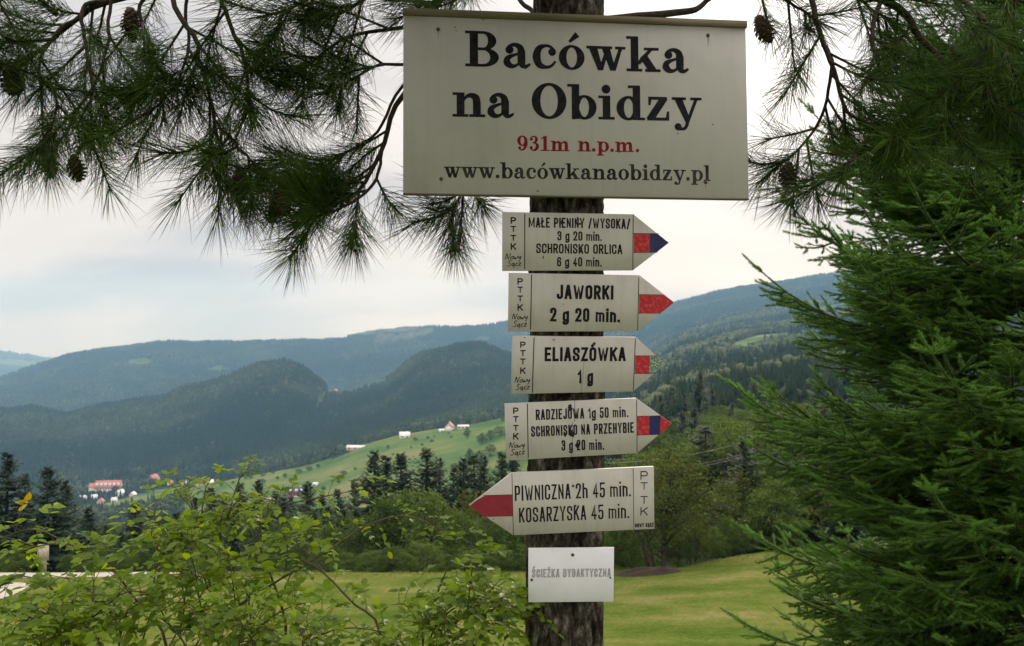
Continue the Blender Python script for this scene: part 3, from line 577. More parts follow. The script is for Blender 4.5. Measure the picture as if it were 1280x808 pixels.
def midtrees():
    G1 = 'dark spruces left of the village'
    for k, (px, top, Y, w, lab) in enumerate([
        (-22, 575, 78, 1.0, 'dark spruce cut by the left edge of the picture'),
        (10, 566, 82, 1.1, 'tallest dark spruce near the left edge, beyond the gravel road'),
        (34, 592, 88, 1.0, 'dark spruce behind the gap between two taller left spruces'),
        (61, 583, 80, 1.05, 'dark pointed spruce, second tallest of those left of the hotel'),
        (84, 602, 84, 1.1, 'bushy dark spruce leaning on the right side of a pointed taller one'),
        (112, 633, 90, .9, 'short narrow spruce just below and left of the hotel'),
        (168, 630, 92, 1.5, 'broad low dark spruce under the small white house'),
        (196, 648, 88, 1.4, 'low dark spruce between the broad low one and the rose bush')]):
        plant('spruce_tree', 'spruce', SPR, k, px, top, Y, lab, G1, w)
    G2 = 'spruces in the belt below the green slope'
    for k, (px, top, Y, w, lab) in enumerate([
        (222, 640, 118, 1.2, None), (243, 622, 122, 1.1, None), (264, 610, 125, 1.0, None), (281, 622, 128, 1.0, None), (300, 605, 124, 1.0, None), (324, 600, 126, 1.0, None), (343, 615, 128, 1.0, None),
        (361, 622, 122, 1.0, None), (385, 604, 118, 1.1, 'pointed spruce standing right below the red farmhouse'), (405, 618, 124, 1.0, None), (424, 612, 122, 1.0, None), (442, 600, 126, .9, None)]):
        plant('spruce_tree', 'spruce', SPR, k + 1, px, top, Y, lab or 'dark spruce in the low belt of trees behind the rose bush', G2, w)
    g = np.random.default_rng(64)
    for k in range(30):
        px = 100 + 12.2 * k + float(g.uniform(-5, 5)); Y = float(g.uniform(86, 116)); top = float(np.interp(px, [100, 200, 300, 460], [655, 648, 632, 628]) + g.uniform(-10, 14)); lib = BRD if k % 3 == 2 else SPR
        plant('spruce_tree' if lib is SPR else 'deciduous_tree', 'spruce' if lib is SPR else 'tree', lib, k, px, top, Y, 'shorter dark spruce filling the tree belt behind the rose bush' if lib is SPR else 'leafy tree among spruces in the belt behind the rose bush', 'trees filling the belt behind the rose bush', 1.1)
    G3 = 'tall spruces left of the signpost trunk'
    for k, (px, top, Y, w, lab) in enumerate([
        (465, 565, 112, 1.0, 'leftmost of the tall dark spruces in front of the green slope'), (484, 571, 114, 1.0, 'second tall spruce in front of the green slope, between two others'),
        (506, 567, 112, 1.1, 'third tall spruce in front of the green slope, widest of its row'), (533, 562, 114, 1.05, 'tallest spruce of the row, standing a little apart before the green slope'),
        (552, 574, 118, .95, 'spruce just right of the tallest one before the green slope'), (569, 583, 120, .9, 'slim spruce left of the red pointed arrow board tip'),
        (580, 573, 116, .9, 'slim dark spruce directly above the left pointing arrow tip'), (593, 569, 120, .9, 'dark spruce above the left pointing arrow board, lower left of the fourth board'),
        (607, 571, 118, .9, 'dark spruce just left of the fourth arrow board'), (623, 566, 116, 1.0, 'dark spruce half hidden at the left end of the fourth arrow board'), (641, 570, 118, 1.0, 'dark spruce showing between the fourth and fifth arrow boards')]):
        plant('spruce_tree', 'spruce', SPR, k, px, top, Y, lab, G3, w)
    G4 = 'dark spruces right of the arrow boards'
    for k, (px, top, Y, w, lab) in enumerate([
        (826, 494, 255, 1.0, 'slim spruce just right of the fourth board tip'), (842, 484, 265, 1.0, 'dark spruce left of the tallest one on the right hillside'), (856, 492, 250, 1.1, 'spruce tucked against the left side of the tallest hillside spruce'),
        (875, 466, 270, .95, 'tallest spruce on the right hillside, rising above its neighbours'), (889, 486, 260, 1.1, 'dark spruce against the right side of the tallest hillside spruce'), (905, 497, 255, 1.1, 'low spruce in the dip right of the tallest hillside group'),
        (925, 488, 265, 1.0, 'spruce on the right hillside nearest the foreground spruce twigs'), (943, 470, 270, .95, 'pointed spruce almost touching the foreground spruce twigs'), (962, 480, 262, 1.0, 'spruce half hidden behind the tips of the big foreground spruce'),
        (815, 512, 235, 1.0, 'spruce partly behind the white fourth board'), (988, 470, 262, 1.1, 'hillside spruce glimpsed through the foreground spruce')]):
        plant('spruce_tree', 'spruce', SPR, k + 2, px, top, Y, lab, G4, w)
    G5 = 'dark spruces behind the turning tree'
    for k, (px, top, Y) in enumerate([(790, 560, 140), (900, 560, 120), (918, 575, 112), (940, 580, 110), (962, 560, 118), (985, 570, 112)]):
        plant('spruce_tree', 'spruce', SPR, k, px, top, Y, ['dark spruce behind the crown of the broad turning tree', 'dark spruce in the shade right of the broad turning tree', 'dark spruce behind the pale rounded shrub', 'dark spruce behind the shrubs close to the foreground spruce', 'dark spruce covered by foreground spruce twigs above the meadow edge', 'dark spruce glimpsed low through the foreground spruce'][k], G5, 1.15)
    # leafy trees
    G6 = 'leafy trees on the right hillside'
    for k, (px, top, Y, lib, w) in enumerate([(824, 528, 190, BRD, 1.1), (846, 522, 195, BRD, 1.1), (866, 525, 185, BRD, 1.0), (884, 516, 190, BRD, 1.1), (905, 518, 180, AUT, .9), (922, 522, 178, BRD, 1.1), (943, 528, 172, AUT, .9), (962, 530, 170, BRD, 1.1), (986, 524, 168, BRD, 1.1)]):
        plant('deciduous_tree', 'tree', lib, k + (1 if lib is AUT else 0), px, top, Y, ['light green leafy tree right of the fourth arrow board', 'rounded leafy tree below the left hillside spruces', 'leafy tree directly below the tallest hillside spruce', 'tall pale leafy tree in the middle of the right hillside belt', 'yellowing tree among the green ones on the right hillside', 'green leafy tree right of the yellowing one', 'brownish tree where the power lines meet the foreground spruce', 'leafy hillside tree behind the foreground spruce tips', 'leafy hillside tree glimpsed through the foreground spruce'][k], G6, w)
    g = np.random.default_rng(77)
    for k in range(74):
        Y = float(g.uniform(84, 235)); px = float(g.uniform(770, 1075)); gr = ground_pt(px, Y); Hh = g.uniform(7, 12.5); lib = [BRD, BRD, SPR, AUT, BRD, SPR][k % 6]
        if lib is SPR: Hh *= 1.2
        top = CY - F * (gr[2] + Hh - EYE) / Y
        top = max(top, float(np.interp(px, [770, 830, 880, 1000], [545, 525, 505, 500])))
        plant('spruce_tree' if lib is SPR else 'deciduous_tree', 'spruce' if lib is SPR else 'tree', lib, k + (1 if lib is AUT else 0), px, top, Y, 'dark spruce inside the dense wood on the right hillside' if lib is SPR else ('yellowish leafy tree inside the dense wood on the right hillside' if lib is AUT else 'green leafy tree inside the dense wood on the right hillside'), 'trees of the dense wood on the right hillside', 1.15, hmin=4)
    for k in range(34):
        Y = float(g.uniform(62, 120)); px = float(g.uniform(930, 1080)); gr = ground_pt(px, Y); lib = [BRD, SPR, BRD, AUT][k % 4]; Hh = float(g.uniform(3.5, 7.5)) * (1.3 if lib is SPR else 1)
        plant('spruce_tree' if lib is SPR else 'deciduous_tree', 'spruce' if lib is SPR else 'tree', lib, k + (1 if lib is AUT else 0), px, CY - F * (gr[2] + Hh - EYE) / Y, Y, 'dark spruce at the wood edge behind the big foreground spruce' if lib is SPR else ('yellowish tree at the wood edge behind the big foreground spruce' if lib is AUT else 'green leafy tree at the wood edge behind the big foreground spruce'), 'trees at the wood edge behind the foreground spruce', 1.15, hmin=2.5)
    plant('deciduous_tree', 'tree', AUT, 0, 828, 557, 55, 'broad many stemmed tree with yellowing crown on the earth mound', None, 1.12)
    G7 = 'shrubs along the far side of the meadow'
    sh = [(868, 642, 58, AUT, 1, .9, 'yellow tinged shrub right of the earth mound'), (893, 655, 60, BRD, 1, 1.0, 'dark green shrub at the meadow edge right of the mound'), (908, 640, 62, BRD, 2, 1.0, 'pale rounded shrub standing upright at the meadow edge'),
          (884, 608, 74, AUT, 1, .8, 'slender yellowing tree behind the meadow edge shrubs'), (935, 622, 66, BRD, 2, 1.0, 'tall grey green shrub next to the foreground spruce'), (925, 655, 61, BRD, 3, 1.0, 'low spreading shrub at the top of the meadow'), (960, 630, 66, BRD, 0, 1.0, 'leafy shrub half behind the foreground spruce'),
          (985, 640, 62, BRD, 1, 1.0, 'shrub seen through the foreground spruce twigs above the meadow'), (848, 662, 57, BRD, 3, .8, 'dark bush behind the right flank of the earth mound'), (775, 640, 58, BRD, 1, 1.0, 'dark leafy shrub left of the earth mound beside the small plaque'), (795, 620, 68, BRD, 0, .9, 'leafy tree behind the stems of the broad turning tree')]
    for px, top, Y, lib, k, w, lab in sh: plant('deciduous_shrub', 'shrub', lib, k, px, top, Y, lab, G7, w)
    G8 = 'leafy trees between the meadow and the spruces'
    tr = [(478, 612, 76, BRD, 2, .9, 'narrow leafy tree left of the rounded willow'), (505, 606, 78, BRD, 0, .95, 'large rounded willow like tree below the tall spruces'), (540, 603, 76, BRD, 1, 1.0, 'large rounded tree beside the willow, below the tallest spruce'), (575, 632, 72, BRD, 1, .9, 'leafy tree just below the crimson arrow tip'),
          (588, 598, 84, AUT, 1, .7, 'slender yellowing tree behind the left pointing arrow'), (612, 640, 74, BRD, 0, .9, 'leafy tree under the left pointing arrow board'), (640, 632, 76, BRD, 2, 1.0, 'leafy tree right against the left side of the sign trunk'), (440, 640, 74, BRD, 0, .9, 'leafy tree behind the arching rose canes'),
          (412, 648, 72, BRD, 1, .9, 'round leafy bush seen through the rose canes'), (380, 638, 78, BRD, 2, .9, 'leafy tree beneath the red farmhouse and its pointed spruce'), (352, 652, 72, BRD, 3, .7, 'low leafy bush behind the middle of the rose bush'), (690, 640, 72, BRD, 0, 1.0, 'leafy tree hidden mostly by the sign trunk'), (740, 630, 72, BRD, 1, 1.0, 'leafy tree at the right side of the sign trunk, above the plaque'), (717, 570, 100, BRD, 0, 1.0, 'tall leafy tree behind the sign trunk')]
    for px, top, Y, lib, k, w, lab in tr: plant('deciduous_tree', 'tree', lib, k, px, top, Y, lab, G8, w)
    G9 = 'small bushes along the gravel road'
    for k, (px, top, Y) in enumerate([(-10, 684, 62), (22, 682, 61), (85, 690, 60), (118, 680, 62), (150, 688, 61), (180, 682, 63), (215, 690, 61), (250, 684, 62), (285, 690, 61), (318, 682, 62), (345, 690, 60), (465, 684, 60), (490, 680, 59.5), (512, 690, 59), (560, 690, 60), (585, 682, 60.5), (605, 690, 59.5), (628, 678, 60), (648, 688, 59.5), (530, 672, 61), (432, 688, 60), (400, 684, 61), (372, 690, 60)]):
        plant('roadside_bush', 'bush', BRD, k, px, top, Y, 'small green bush in the line beyond the pale gravel road', G9, 1.15)
    G10 = 'single trees on the green slope'
    for k, (px, top, Y, w, lab) in enumerate([(485, 556, 1000, 1.0, 'lone round bush in the middle of the green slope'), (584, 532, 960, .8, 'lone pointed tree near the top of the green slope'), (587, 559, 800, .9, 'round tree left of a short row above the spruces'), (601, 561, 800, 1.0, 'second round tree of the short row on the green slope'), (613, 554, 810, 1.1, 'larger round tree of the short row, beside the fourth board'), (602, 540, 900, 1.2, 'left tree of the dark hedge row on the green slope'), (613, 536, 910, 1.3, 'middle tree of the dark hedge row on the green slope'), (626, 531, 920, 1.3, 'right tree of the dark hedge row beside the arrow boards'), (628, 519, 1050, 1.0, 'tree at the top right corner of the green slope'), (585, 517, 1095, .8, 'pale tree above the white flat barn')]):
        plant('slope_tree', 'tree', BRD, k, px, top, Y, lab, G10, w, hmin=5)
midtrees()
def slope_hedges():
    g = np.random.default_rng(33)
    for (p0, y0, p1, y1, n, h) in ((430, 905, 560, 985, 9, 4), (330, 1000, 400, 1030, 6, 5), (500, 760, 600, 800, 7, 5), (520, 1010, 560, 1030, 4, 4), (440, 1085, 500, 1100, 6, 7), (280, 1050, 340, 1080, 6, 6), (395, 850, 420, 870, 3, 4), (345, 850, 358, 870, 2, 5)):
        for k in range(n):
            t = (k + float(g.uniform(-.3, .3))) / max(1, n - 1); px = p0 + (p1 - p0) * t; Y = y0 + (y1 - y0) * t + float(g.uniform(-8, 8)); gr = ground_pt(px, Y); H = h * float(g.uniform(.6, 1.4))
            plant('slope_bush', 'bush', BRD, k, px, CY - F * (gr[2] + H - EYE) / Y, Y, 'small dark bush in a loose hedge line on the green slope', 'hedge bushes on the green slope', 1.5, hmin=1.5)
slope_hedges()
def sign_board_post():
    p = ground_pt(55, 57.6); e = empty('roadside_notice', 'pale square notice board on a wooden post beside the gravel road', 'notice board', p)
    m = MB(); m.box((0, 0, .75), (.13, .07, .8)); m.obj('post', MAT['post'], e)
    m = MB(); m.box((0, -.11, 1.35), (.36, .035, .52)); m.obj('panel', MAT['post'], e)
sign_board_post()
def wires():
    for k, (a, b, Ya, Yb, lab) in enumerate([((700, 590), (985, 525), 74, 96, 'upper thin power line crossing the trees right of the boards'), ((705, 600), (985, 541), 74, 96, 'middle thin power line crossing the trees right of the boards'), ((705, 604), (985, 544), 74.5, 97, 'lowest thin power line crossing the trees right of the boards')]):
        A = P(*a, Ya); B = P(*b, Yb); d = (B - A); A = A - .02 * d; B = B + .3 * d; t = np.linspace(0, 1, 40)[:, None]
        pts = A + (B - A) * t; pts[:, 2] -= 2.2 * (1 - (2 * t[:, 0] - 1) ** 2) - .9
        m = MB(); m.tube(pts, .013, 5); tag(m.obj('power_line', MAT['wire'], smooth_=True), lab, 'power line', 'power lines')
wires()

# ------------------------------------------------------------------ the pine with the signs
TRX = lambda z: .128 + (z + .5) * .0085                   # trunk axis leans slightly right
TRY = 2.375
pine = empty('pine_tree', 'pine whose trunk carries all the signs, needle branches hanging overhead', 'pine tree', (TRX(0), TRY, 0))
def pine_trunk():
    n, rows = 120, 520; zs = np.linspace(-.15, 4.6, rows); a = np.arange(n) / n * 2 * np.pi; A, Zz = np.meshgrid(a, zs)
    rad = np.interp(Zz, [-.15, .1, .5, 1.0, 2.2, 4.6], [.165, .13, .112, .106, .1, .082])
    u, v = A * .1 * 70, Zz * 22
    f = fbm(np.cos(A) * 3.2 + 7, np.sin(A) * 3.2 + Zz * 5.5, 3, 4) ; g = fbm(u * 1.0, v * .8, 8, 3)
    plates = 1 - np.abs(fbm(np.cos(A) * 4.5 + 2, np.sin(A) * 4.5 + Zz * 9, 31, 3)) * 4
    rad = rad * (1 + .02 * np.sin(3 * A + Zz * 2)) + .012 * f + .006 * g - .016 * np.clip(plates, 0, 1) ** 2.2 + .006 * fbm(np.cos(A) * 12 + 3, np.sin(A) * 12 + Zz * 26, 51, 3)
    x = rad * np.cos(A) + (TRX(Zz) - TRX(0)); y = rad * np.sin(A); v3 = np.stack([x, y, Zz], -1).reshape(-1, 3)
    i = np.arange(rows - 1)[:, None] * n; j = np.arange(n)[None]; j2 = (j + 1) % n
    q = np.stack(np.broadcast_arrays(i + j, i + j2, i + n + j2, i + n + j), -1).reshape(-1, 4); m = MB(); m.add(v3, quads=q); m.obj('trunk', MAT['bark'], pine, True)
pine_trunk()
NEEDLE_V = np.array([[0, .5, -.29], [0, -.5, -.29], [0, 0, .58], [.55, .42, -.24 + 1.2], [.55, -.42, -.24 + 1.2], [.55, 0, .48 + 1.2], [1, 0, -.6]])
NEEDLE_T = np.array([[0, 1, 4], [0, 4, 3], [1, 2, 5], [1, 5, 4], [2, 0, 3], [2, 3, 5], [3, 4, 6], [4, 5, 6], [5, 3, 6]])
def needle_twig(mb, pts, n, L0, L1, w, g, ang=(.35, 1.05), start=.15, tint=.5, droop=.06):
    pts = np.asarray(pts); seg = np.linspace(0, 1, len(pts)); t = g.uniform(start, 1.0, n) ** .85; t = np.clip(t, 0, 1)
    pos = np.stack([np.interp(t, seg, pts[:, k]) for k in range(3)], 1); T = np.gradient(pts, axis=0); ax = np.stack([np.interp(t, seg, T[:, k]) for k in range(3)], 1)
    ax /= np.linalg.norm(ax, axis=1, keepdims=True); r = g.normal(size=(n, 3)); r -= ax * (r * ax).sum(1, keepdims=True); r /= np.linalg.norm(r, axis=1, keepdims=True)
    an = g.uniform(ang[0], ang[1], n) * np.interp(t, [0, .85, 1], [1.1, .95, .45]); d = ax * np.cos(an)[:, None] + r * np.sin(an)[:, None]; d[:, 2] -= droop * g.uniform(0, 1, n)
    ln = g.uniform(L0, L1, n); up = r + g.normal(size=(n, 3)) * .3
    mb.scatter(NEEDLE_V, NEEDLE_T, pos, frames(d, up), np.stack([ln, np.full(n, w), np.full(n, w)], 1), tint=np.clip(tint + g.normal(0, .17, n), 0, 1))
def cone_mesh():
    m = MB(); n = 0; org = []; d = []; sc_ = []
    for i in range(70):
        t = i / 70; a = i * 2.39996; r = .021 * math.sin(math.pi * (.12 + .8 * t)) ** .8; z = -.075 * t
        org.append((r * .7 * math.cos(a), r * .7 * math.sin(a), z)); d.append((math.cos(a), math.sin(a), -.75)); sc_.append(.016 * (.6 + .5 * math.sin(math.pi * t)))
    up = np.tile([0, 0, 1.0], (70, 1)); tv = [[0, 0, 0], [.6, .45, .1], [1, 0, .1], [.6, -.45, .1], [.6, 0, .28]]; tt = [[0, 1, 4], [1, 2, 4], [2, 3, 4], [3, 0, 4], [0, 3, 2], [0, 2, 1]]
    m.scatter(tv, tt, np.array(org), frames(np.array(d), up), np.array(sc_))
    zs = np.linspace(.004, -.08, 8); m.tube(np.stack([0 * zs, 0 * zs, zs], 1), .019 * np.sin(np.pi * np.linspace(.15, .93, 8)), 10); return m.mesh('pine_cone', MAT['cone'])
CONE = cone_mesh()
def pine_branch(px_pts, r0, seed, f0=.25, twigs=7, tl=(.13, .25), cones=(), dens=1.0, tipn=110, raw=False):
    g = np.random.default_rng(seed); pts = catmull(px_pts if raw else [P(*p) for p in px_pts], 26); base = np.array([TRX(0), TRY, 0]); wood = MB(); nd = MB(); pts = pts + fbm(np.arange(26) * .6, np.full(26, seed * 3.), seed, 2)[:, None] * .015
    wood.tube(pts - base, np.linspace(r0, .0028, 26), 8)
    needle_twig(nd, (pts - base)[-9:], int(tipn * dens),   .09, .15, .0016, g, start=.0, tint=.5)
    for k in range(twigs):
        f = f0 + (1 - f0) * (k + g.uniform(.2, .8)) / twigs; i = int(f * 24); p = pts[i]; T = pts[i + 1] - pts[i]; T /= np.linalg.norm(T)
        r = g.normal(size=3) * np.array([1, .7, .8]); r -= T * (r @ T); r /= np.linalg.norm(r); d = T * .75 + r * .85 + np.array([0, 0, -.02]); d /= np.linalg.norm(d); L = g.uniform(*tl) * (1.15 - .3 * f)
        q = catmull([p, p + d * L * .5 + (0, 0, -.004), p + d * L + np.array([0, 0, g.uniform(-.03, .03)])], 8)
        wood.tube(q - base, np.linspace(.0042, .002, 8), 5); needle_twig(nd, q - base, int(g.uniform(85, 140) * dens), .09, .155, .0015, g, start=.12, tint=.5 + g.uniform(-.15, .2))
    o = wood.obj('branch', MAT['twig'], pine, True); nd.obj('needles', MAT['pine'], o)
    for c in cones:
        co = bpy.data.objects.new('pine_cone', CONE); COL.objects.link(co); co.parent = o; co.location = P(*c) - base; co.rotation_euler = (g.uniform(-.5, .5), g.uniform(-.4, .4), g.uniform(0, 6)); s = g.uniform(.85, 1.15); co.scale = (s, s, s)
def pine_branches():
    B = pine_branch
    B([(700, -120, 2.37), (520, -75, 2.42), (330, -40, 2.5), (143, 0, 2.55), (100, 22, 2.55), (60, 56, 2.55), (12, 95, 2.5)], .017, 1, .45, 8, cones=[(15, 88, 2.47)])
    B([(130, 2, 2.55), (104, 10, 2.53), (108, 56, 2.5), (115, 108, 2.46), (112, 150, 2.44), (100, 190, 2.42)], .007, 2, .3, 6, cones=[(58, 192, 2.45), (92, 196, 2.4)])
    B([(180, -8, 2.53), (141, 0, 2.5), (134, 48, 2.47), (117, 108, 2.44), (70, 165, 2.4), (40, 195, 2.38)], .006, 3, .4, 6)
    B([(200, -12, 2.52), (173, 9, 2.5), (190, 56, 2.5), (197, 91, 2.48), (205, 150, 2.46)], .006, 4, .25, 8, cones=[(163, 12, 2.5)])
    B([(235, -20, 2.52), (217, 0, 2.5), (243, 48, 2.46), (251, 78, 2.45), (269, 150, 2.42), (262, 190, 2.4), (275, 232, 2.38)], .009, 5, .3, 9)
    B([(260, -25, 2.5), (234, 0, 2.5), (234, 65, 2.48), (221, 104, 2.45), (180, 150, 2.42)], .006, 6, .35, 7)
    B([(300, -32, 2.5), (277, 0, 2.46), (299, 56, 2.44), (312, 108, 2.42), (318, 150, 2.4)], .008, 7, .25, 9, cones=[(352, 232, 2.3), (300, 212, 2.4)])
    B([(672, 40, 2.42), (590, 30, 2.5), (503, 35, 2.55), (433, 48, 2.55), (390, 78, 2.52), (350, 108, 2.5)], .008, 8, .45, 7)
    B([(672, 90, 2.42), (580, 75, 2.5), (503, 80, 2.55), (472, 82, 2.54), (433, 104, 2.5), (405, 118, 2.48)], .006, 9, .5, 7, dens=.8)
    B([(672, 60, 2.42), (580, 60, 2.48), (503, 121, 2.5), (477, 186, 2.46), (451, 235, 2.42), (422, 255, 2.38), (380, 262, 2.36)], .010, 10, .45, 10, cones=[(352, 245, 2.36)], tl=(.10, .16))
    B([(560, 66, 2.5), (503, 108, 2.5), (472, 165, 2.48), (425, 195, 2.45), (395, 215, 2.44), (360, 225, 2.42)], .005, 11, .5, 7, dens=.8)
    B([(477, 186, 2.46), (470, 225, 2.42), (445, 250, 2.36), (412, 266, 2.32), (375, 280, 2.3)], .005, 12, .2, 7, tl=(.09, .14))
    B([(672, 130, 2.43), (620, 170, 2.5), (590, 215, 2.52), (572, 250, 2.5), (560, 285, 2.48)], .006, 13, .5, 7, tl=(.1, .16), dens=.9)
    B([(520, -75, 2.45), (440, -40, 2.45), (400, -10, 2.44), (360, 12, 2.42), (330, 20, 2.4)], .007, 14, .4, 6)
    B([(600, -90, 2.42), (520, -40, 2.46), (470, -10, 2.48), (430, 15, 2.48), (400, 22, 2.46)], .007, 15, .4, 6)
    B([(70, 20, 2.55), (30, -20, 2.5), (0, 0, 2.45), (-10, 40, 2.42), (5, 95, 2.4)], .008, 16, .3, 7)
    B([(100, 22, 2.55), (70, 40, 2.5), (50, 85, 2.46), (70, 130, 2.42), (62, 172, 2.38)], .005, 17, .3, 6)
    B([(269, 150, 2.42), (290, 175, 2.4), (312, 200, 2.36), (335, 222, 2.34)], .005, 18, .1, 6)
    B([(672, 20, 2.42), (640, -5, 2.5), (600, -12, 2.54), (560, -4, 2.54), (530, 8, 2.52)], .007, 19, .5, 6)
    # right of the sign
    B([(755, -110, 2.37), (900, -60, 2.42), (1103, 0, 2.5), (1151, 48, 2.48), (1190, 90, 2.46), (1215, 130, 2.42)], .018, 20, .4, 9)
    B([(960, -45, 2.44), (1010, -10, 2.44), (1023, 37, 2.42), (1040, 82, 2.42), (1058, 137, 2.42), (1088, 160, 2.42), (1125, 184, 2.42)], .009, 21, .35, 8)
    B([(1030, 55, 2.46), (1040, 85, 2.5), (1025, 149, 2.54), (995, 190, 2.55), (972, 206, 2.56)], .006, 22, .3, 8, cones=[(986, 205, 2.5)], dens=.8)
    B([(762, 24, 2.4), (860, 14, 2.46), (885, 0, 2.48), (920, -25, 2.5), (960, -40, 2.5)], .011, 23, .5, 4, cones=[(948, 22, 2.5)])
    B([(1103, -5, 2.5), (1090, 40, 2.46), (1100, 85, 2.44), (1130, 120, 2.42), (1150, 150, 2.4)], .007, 26, .25, 6)
    B([(1103, 0, 2.5), (1180, -10, 2.46), (1235, 30, 2.42), (1265, 80, 2.4), (1280, 130, 2.38)], .009, 27, .3, 7)
    B([(1180, -20, 2.5), (1240, -30, 2.44), (1285, 0, 2.4), (1310, 50, 2.38), (1315, 110, 2.36)], .009, 28, .3, 6)
    B([(960, -45, 2.46), (1000, -30, 2.5), (1060, -10, 2.52), (1090, 12, 2.52), (1120, 30, 2.5)], .008, 29, .3, 6)
    B([(900, -50, 2.46), (930, -20, 2.5), (965, -6, 2.52), (1000, 10, 2.5), (1025, 30, 2.48)], .006, 30, .4, 5, dens=.8)
    B([(1088, 160, 2.42), (1080, 185, 2.4), (1062, 205, 2.38), (1050, 225, 2.36)], .004, 31, .2, 5, dens=.7)
    B([(1190, 60, 2.46), (1200, 110, 2.42), (1180, 150, 2.4), (1165, 185, 2.38)], .006, 32, .25, 5)
    B([(1235, 30, 2.44), (1225, 75, 2.4), (1235, 120, 2.38), (1250, 160, 2.36)], .006, 33, .25, 5)
    B([(700, -240, 2.3), (690, -190, 2.2), (740, -180, 2.05), (800, -175, 1.95), (850, -170, 1.9)], .012, 34, .3, 8)
    B([(700, -250, 2.3), (640, -200, 2.15), (580, -190, 2.0), (520, -182, 1.92), (470, -180, 1.88)], .012, 35, .3, 8)
pine_branches()
def pine_shade_boughs():                                   # unseen boughs added over the signs, out of frame, to shade the boards
    g = np.random.default_rng(91)
    for k in range(18):
        a = R(-112) + g.uniform(-1.0, .75); z = g.uniform(2.64, 3.3); L = g.uniform(1.3, 2.3); d = np.array([math.cos(a), math.sin(a), 0]); p = np.array([TRX(z), TRY, z])
        lat = np.array([-d[1], d[0], 0]) * g.uniform(-.25, .25)
        pine_branch([p, p + d * L * .35 + (0, 0, .10), p + d * L * .7 + lat + (0, 0, .12), p + d * L + lat * 1.6 + (0, 0, .04)], .016, 500 + k, .2, 20, tl=(.2, .42), dens=1.8, raw=True)
pine_shade_boughs()

# ------------------------------------------------------------------ lettering
def rect(x0, y0, x1, y1): return [[(x0, y0), (x1, y0), (x1, y1), (x0, y1)]]
def strip2(l, r): return [[l[i], r[i], r[i + 1], l[i + 1]] for i in range(len(l) - 1)]
def vstroke(pts, w, n=22):
    p = np.array(catmull([(a, b, 0) for a, b in pts], n))[:, :2]; ww = np.interp(np.linspace(0, 1, n), np.linspace(0, 1, len(w)), w); T = np.gradient(p, axis=0); T /= np.linalg.norm(T, axis=1, keepdims=True); N = np.stack([-T[:, 1], T[:, 0]], 1)
    return strip2([tuple(q) for q in p + N * ww[:, None] / 2], [tuple(q) for q in p - N * ww[:, None] / 2])
def ring(cx, cy, rx, ry, ix, iy, a0=0, a1=360, n=40):
    a = np.radians(np.linspace(a0, a1, n)); return strip2([(cx + rx * math.cos(t), cy + ry * math.sin(t)) for t in a], [(cx + ix * math.cos(t), cy + iy * math.sin(t)) for t in a])
def disc(cx, cy, r, n=18): return [[(cx + r * math.cos(t), cy + r * math.sin(t)) for t in np.linspace(0, 2 * np.pi, n, endpoint=False)]]
S_ = .055
def ser(x0, x1, y): return rect(x0, y, x1, y + S_)
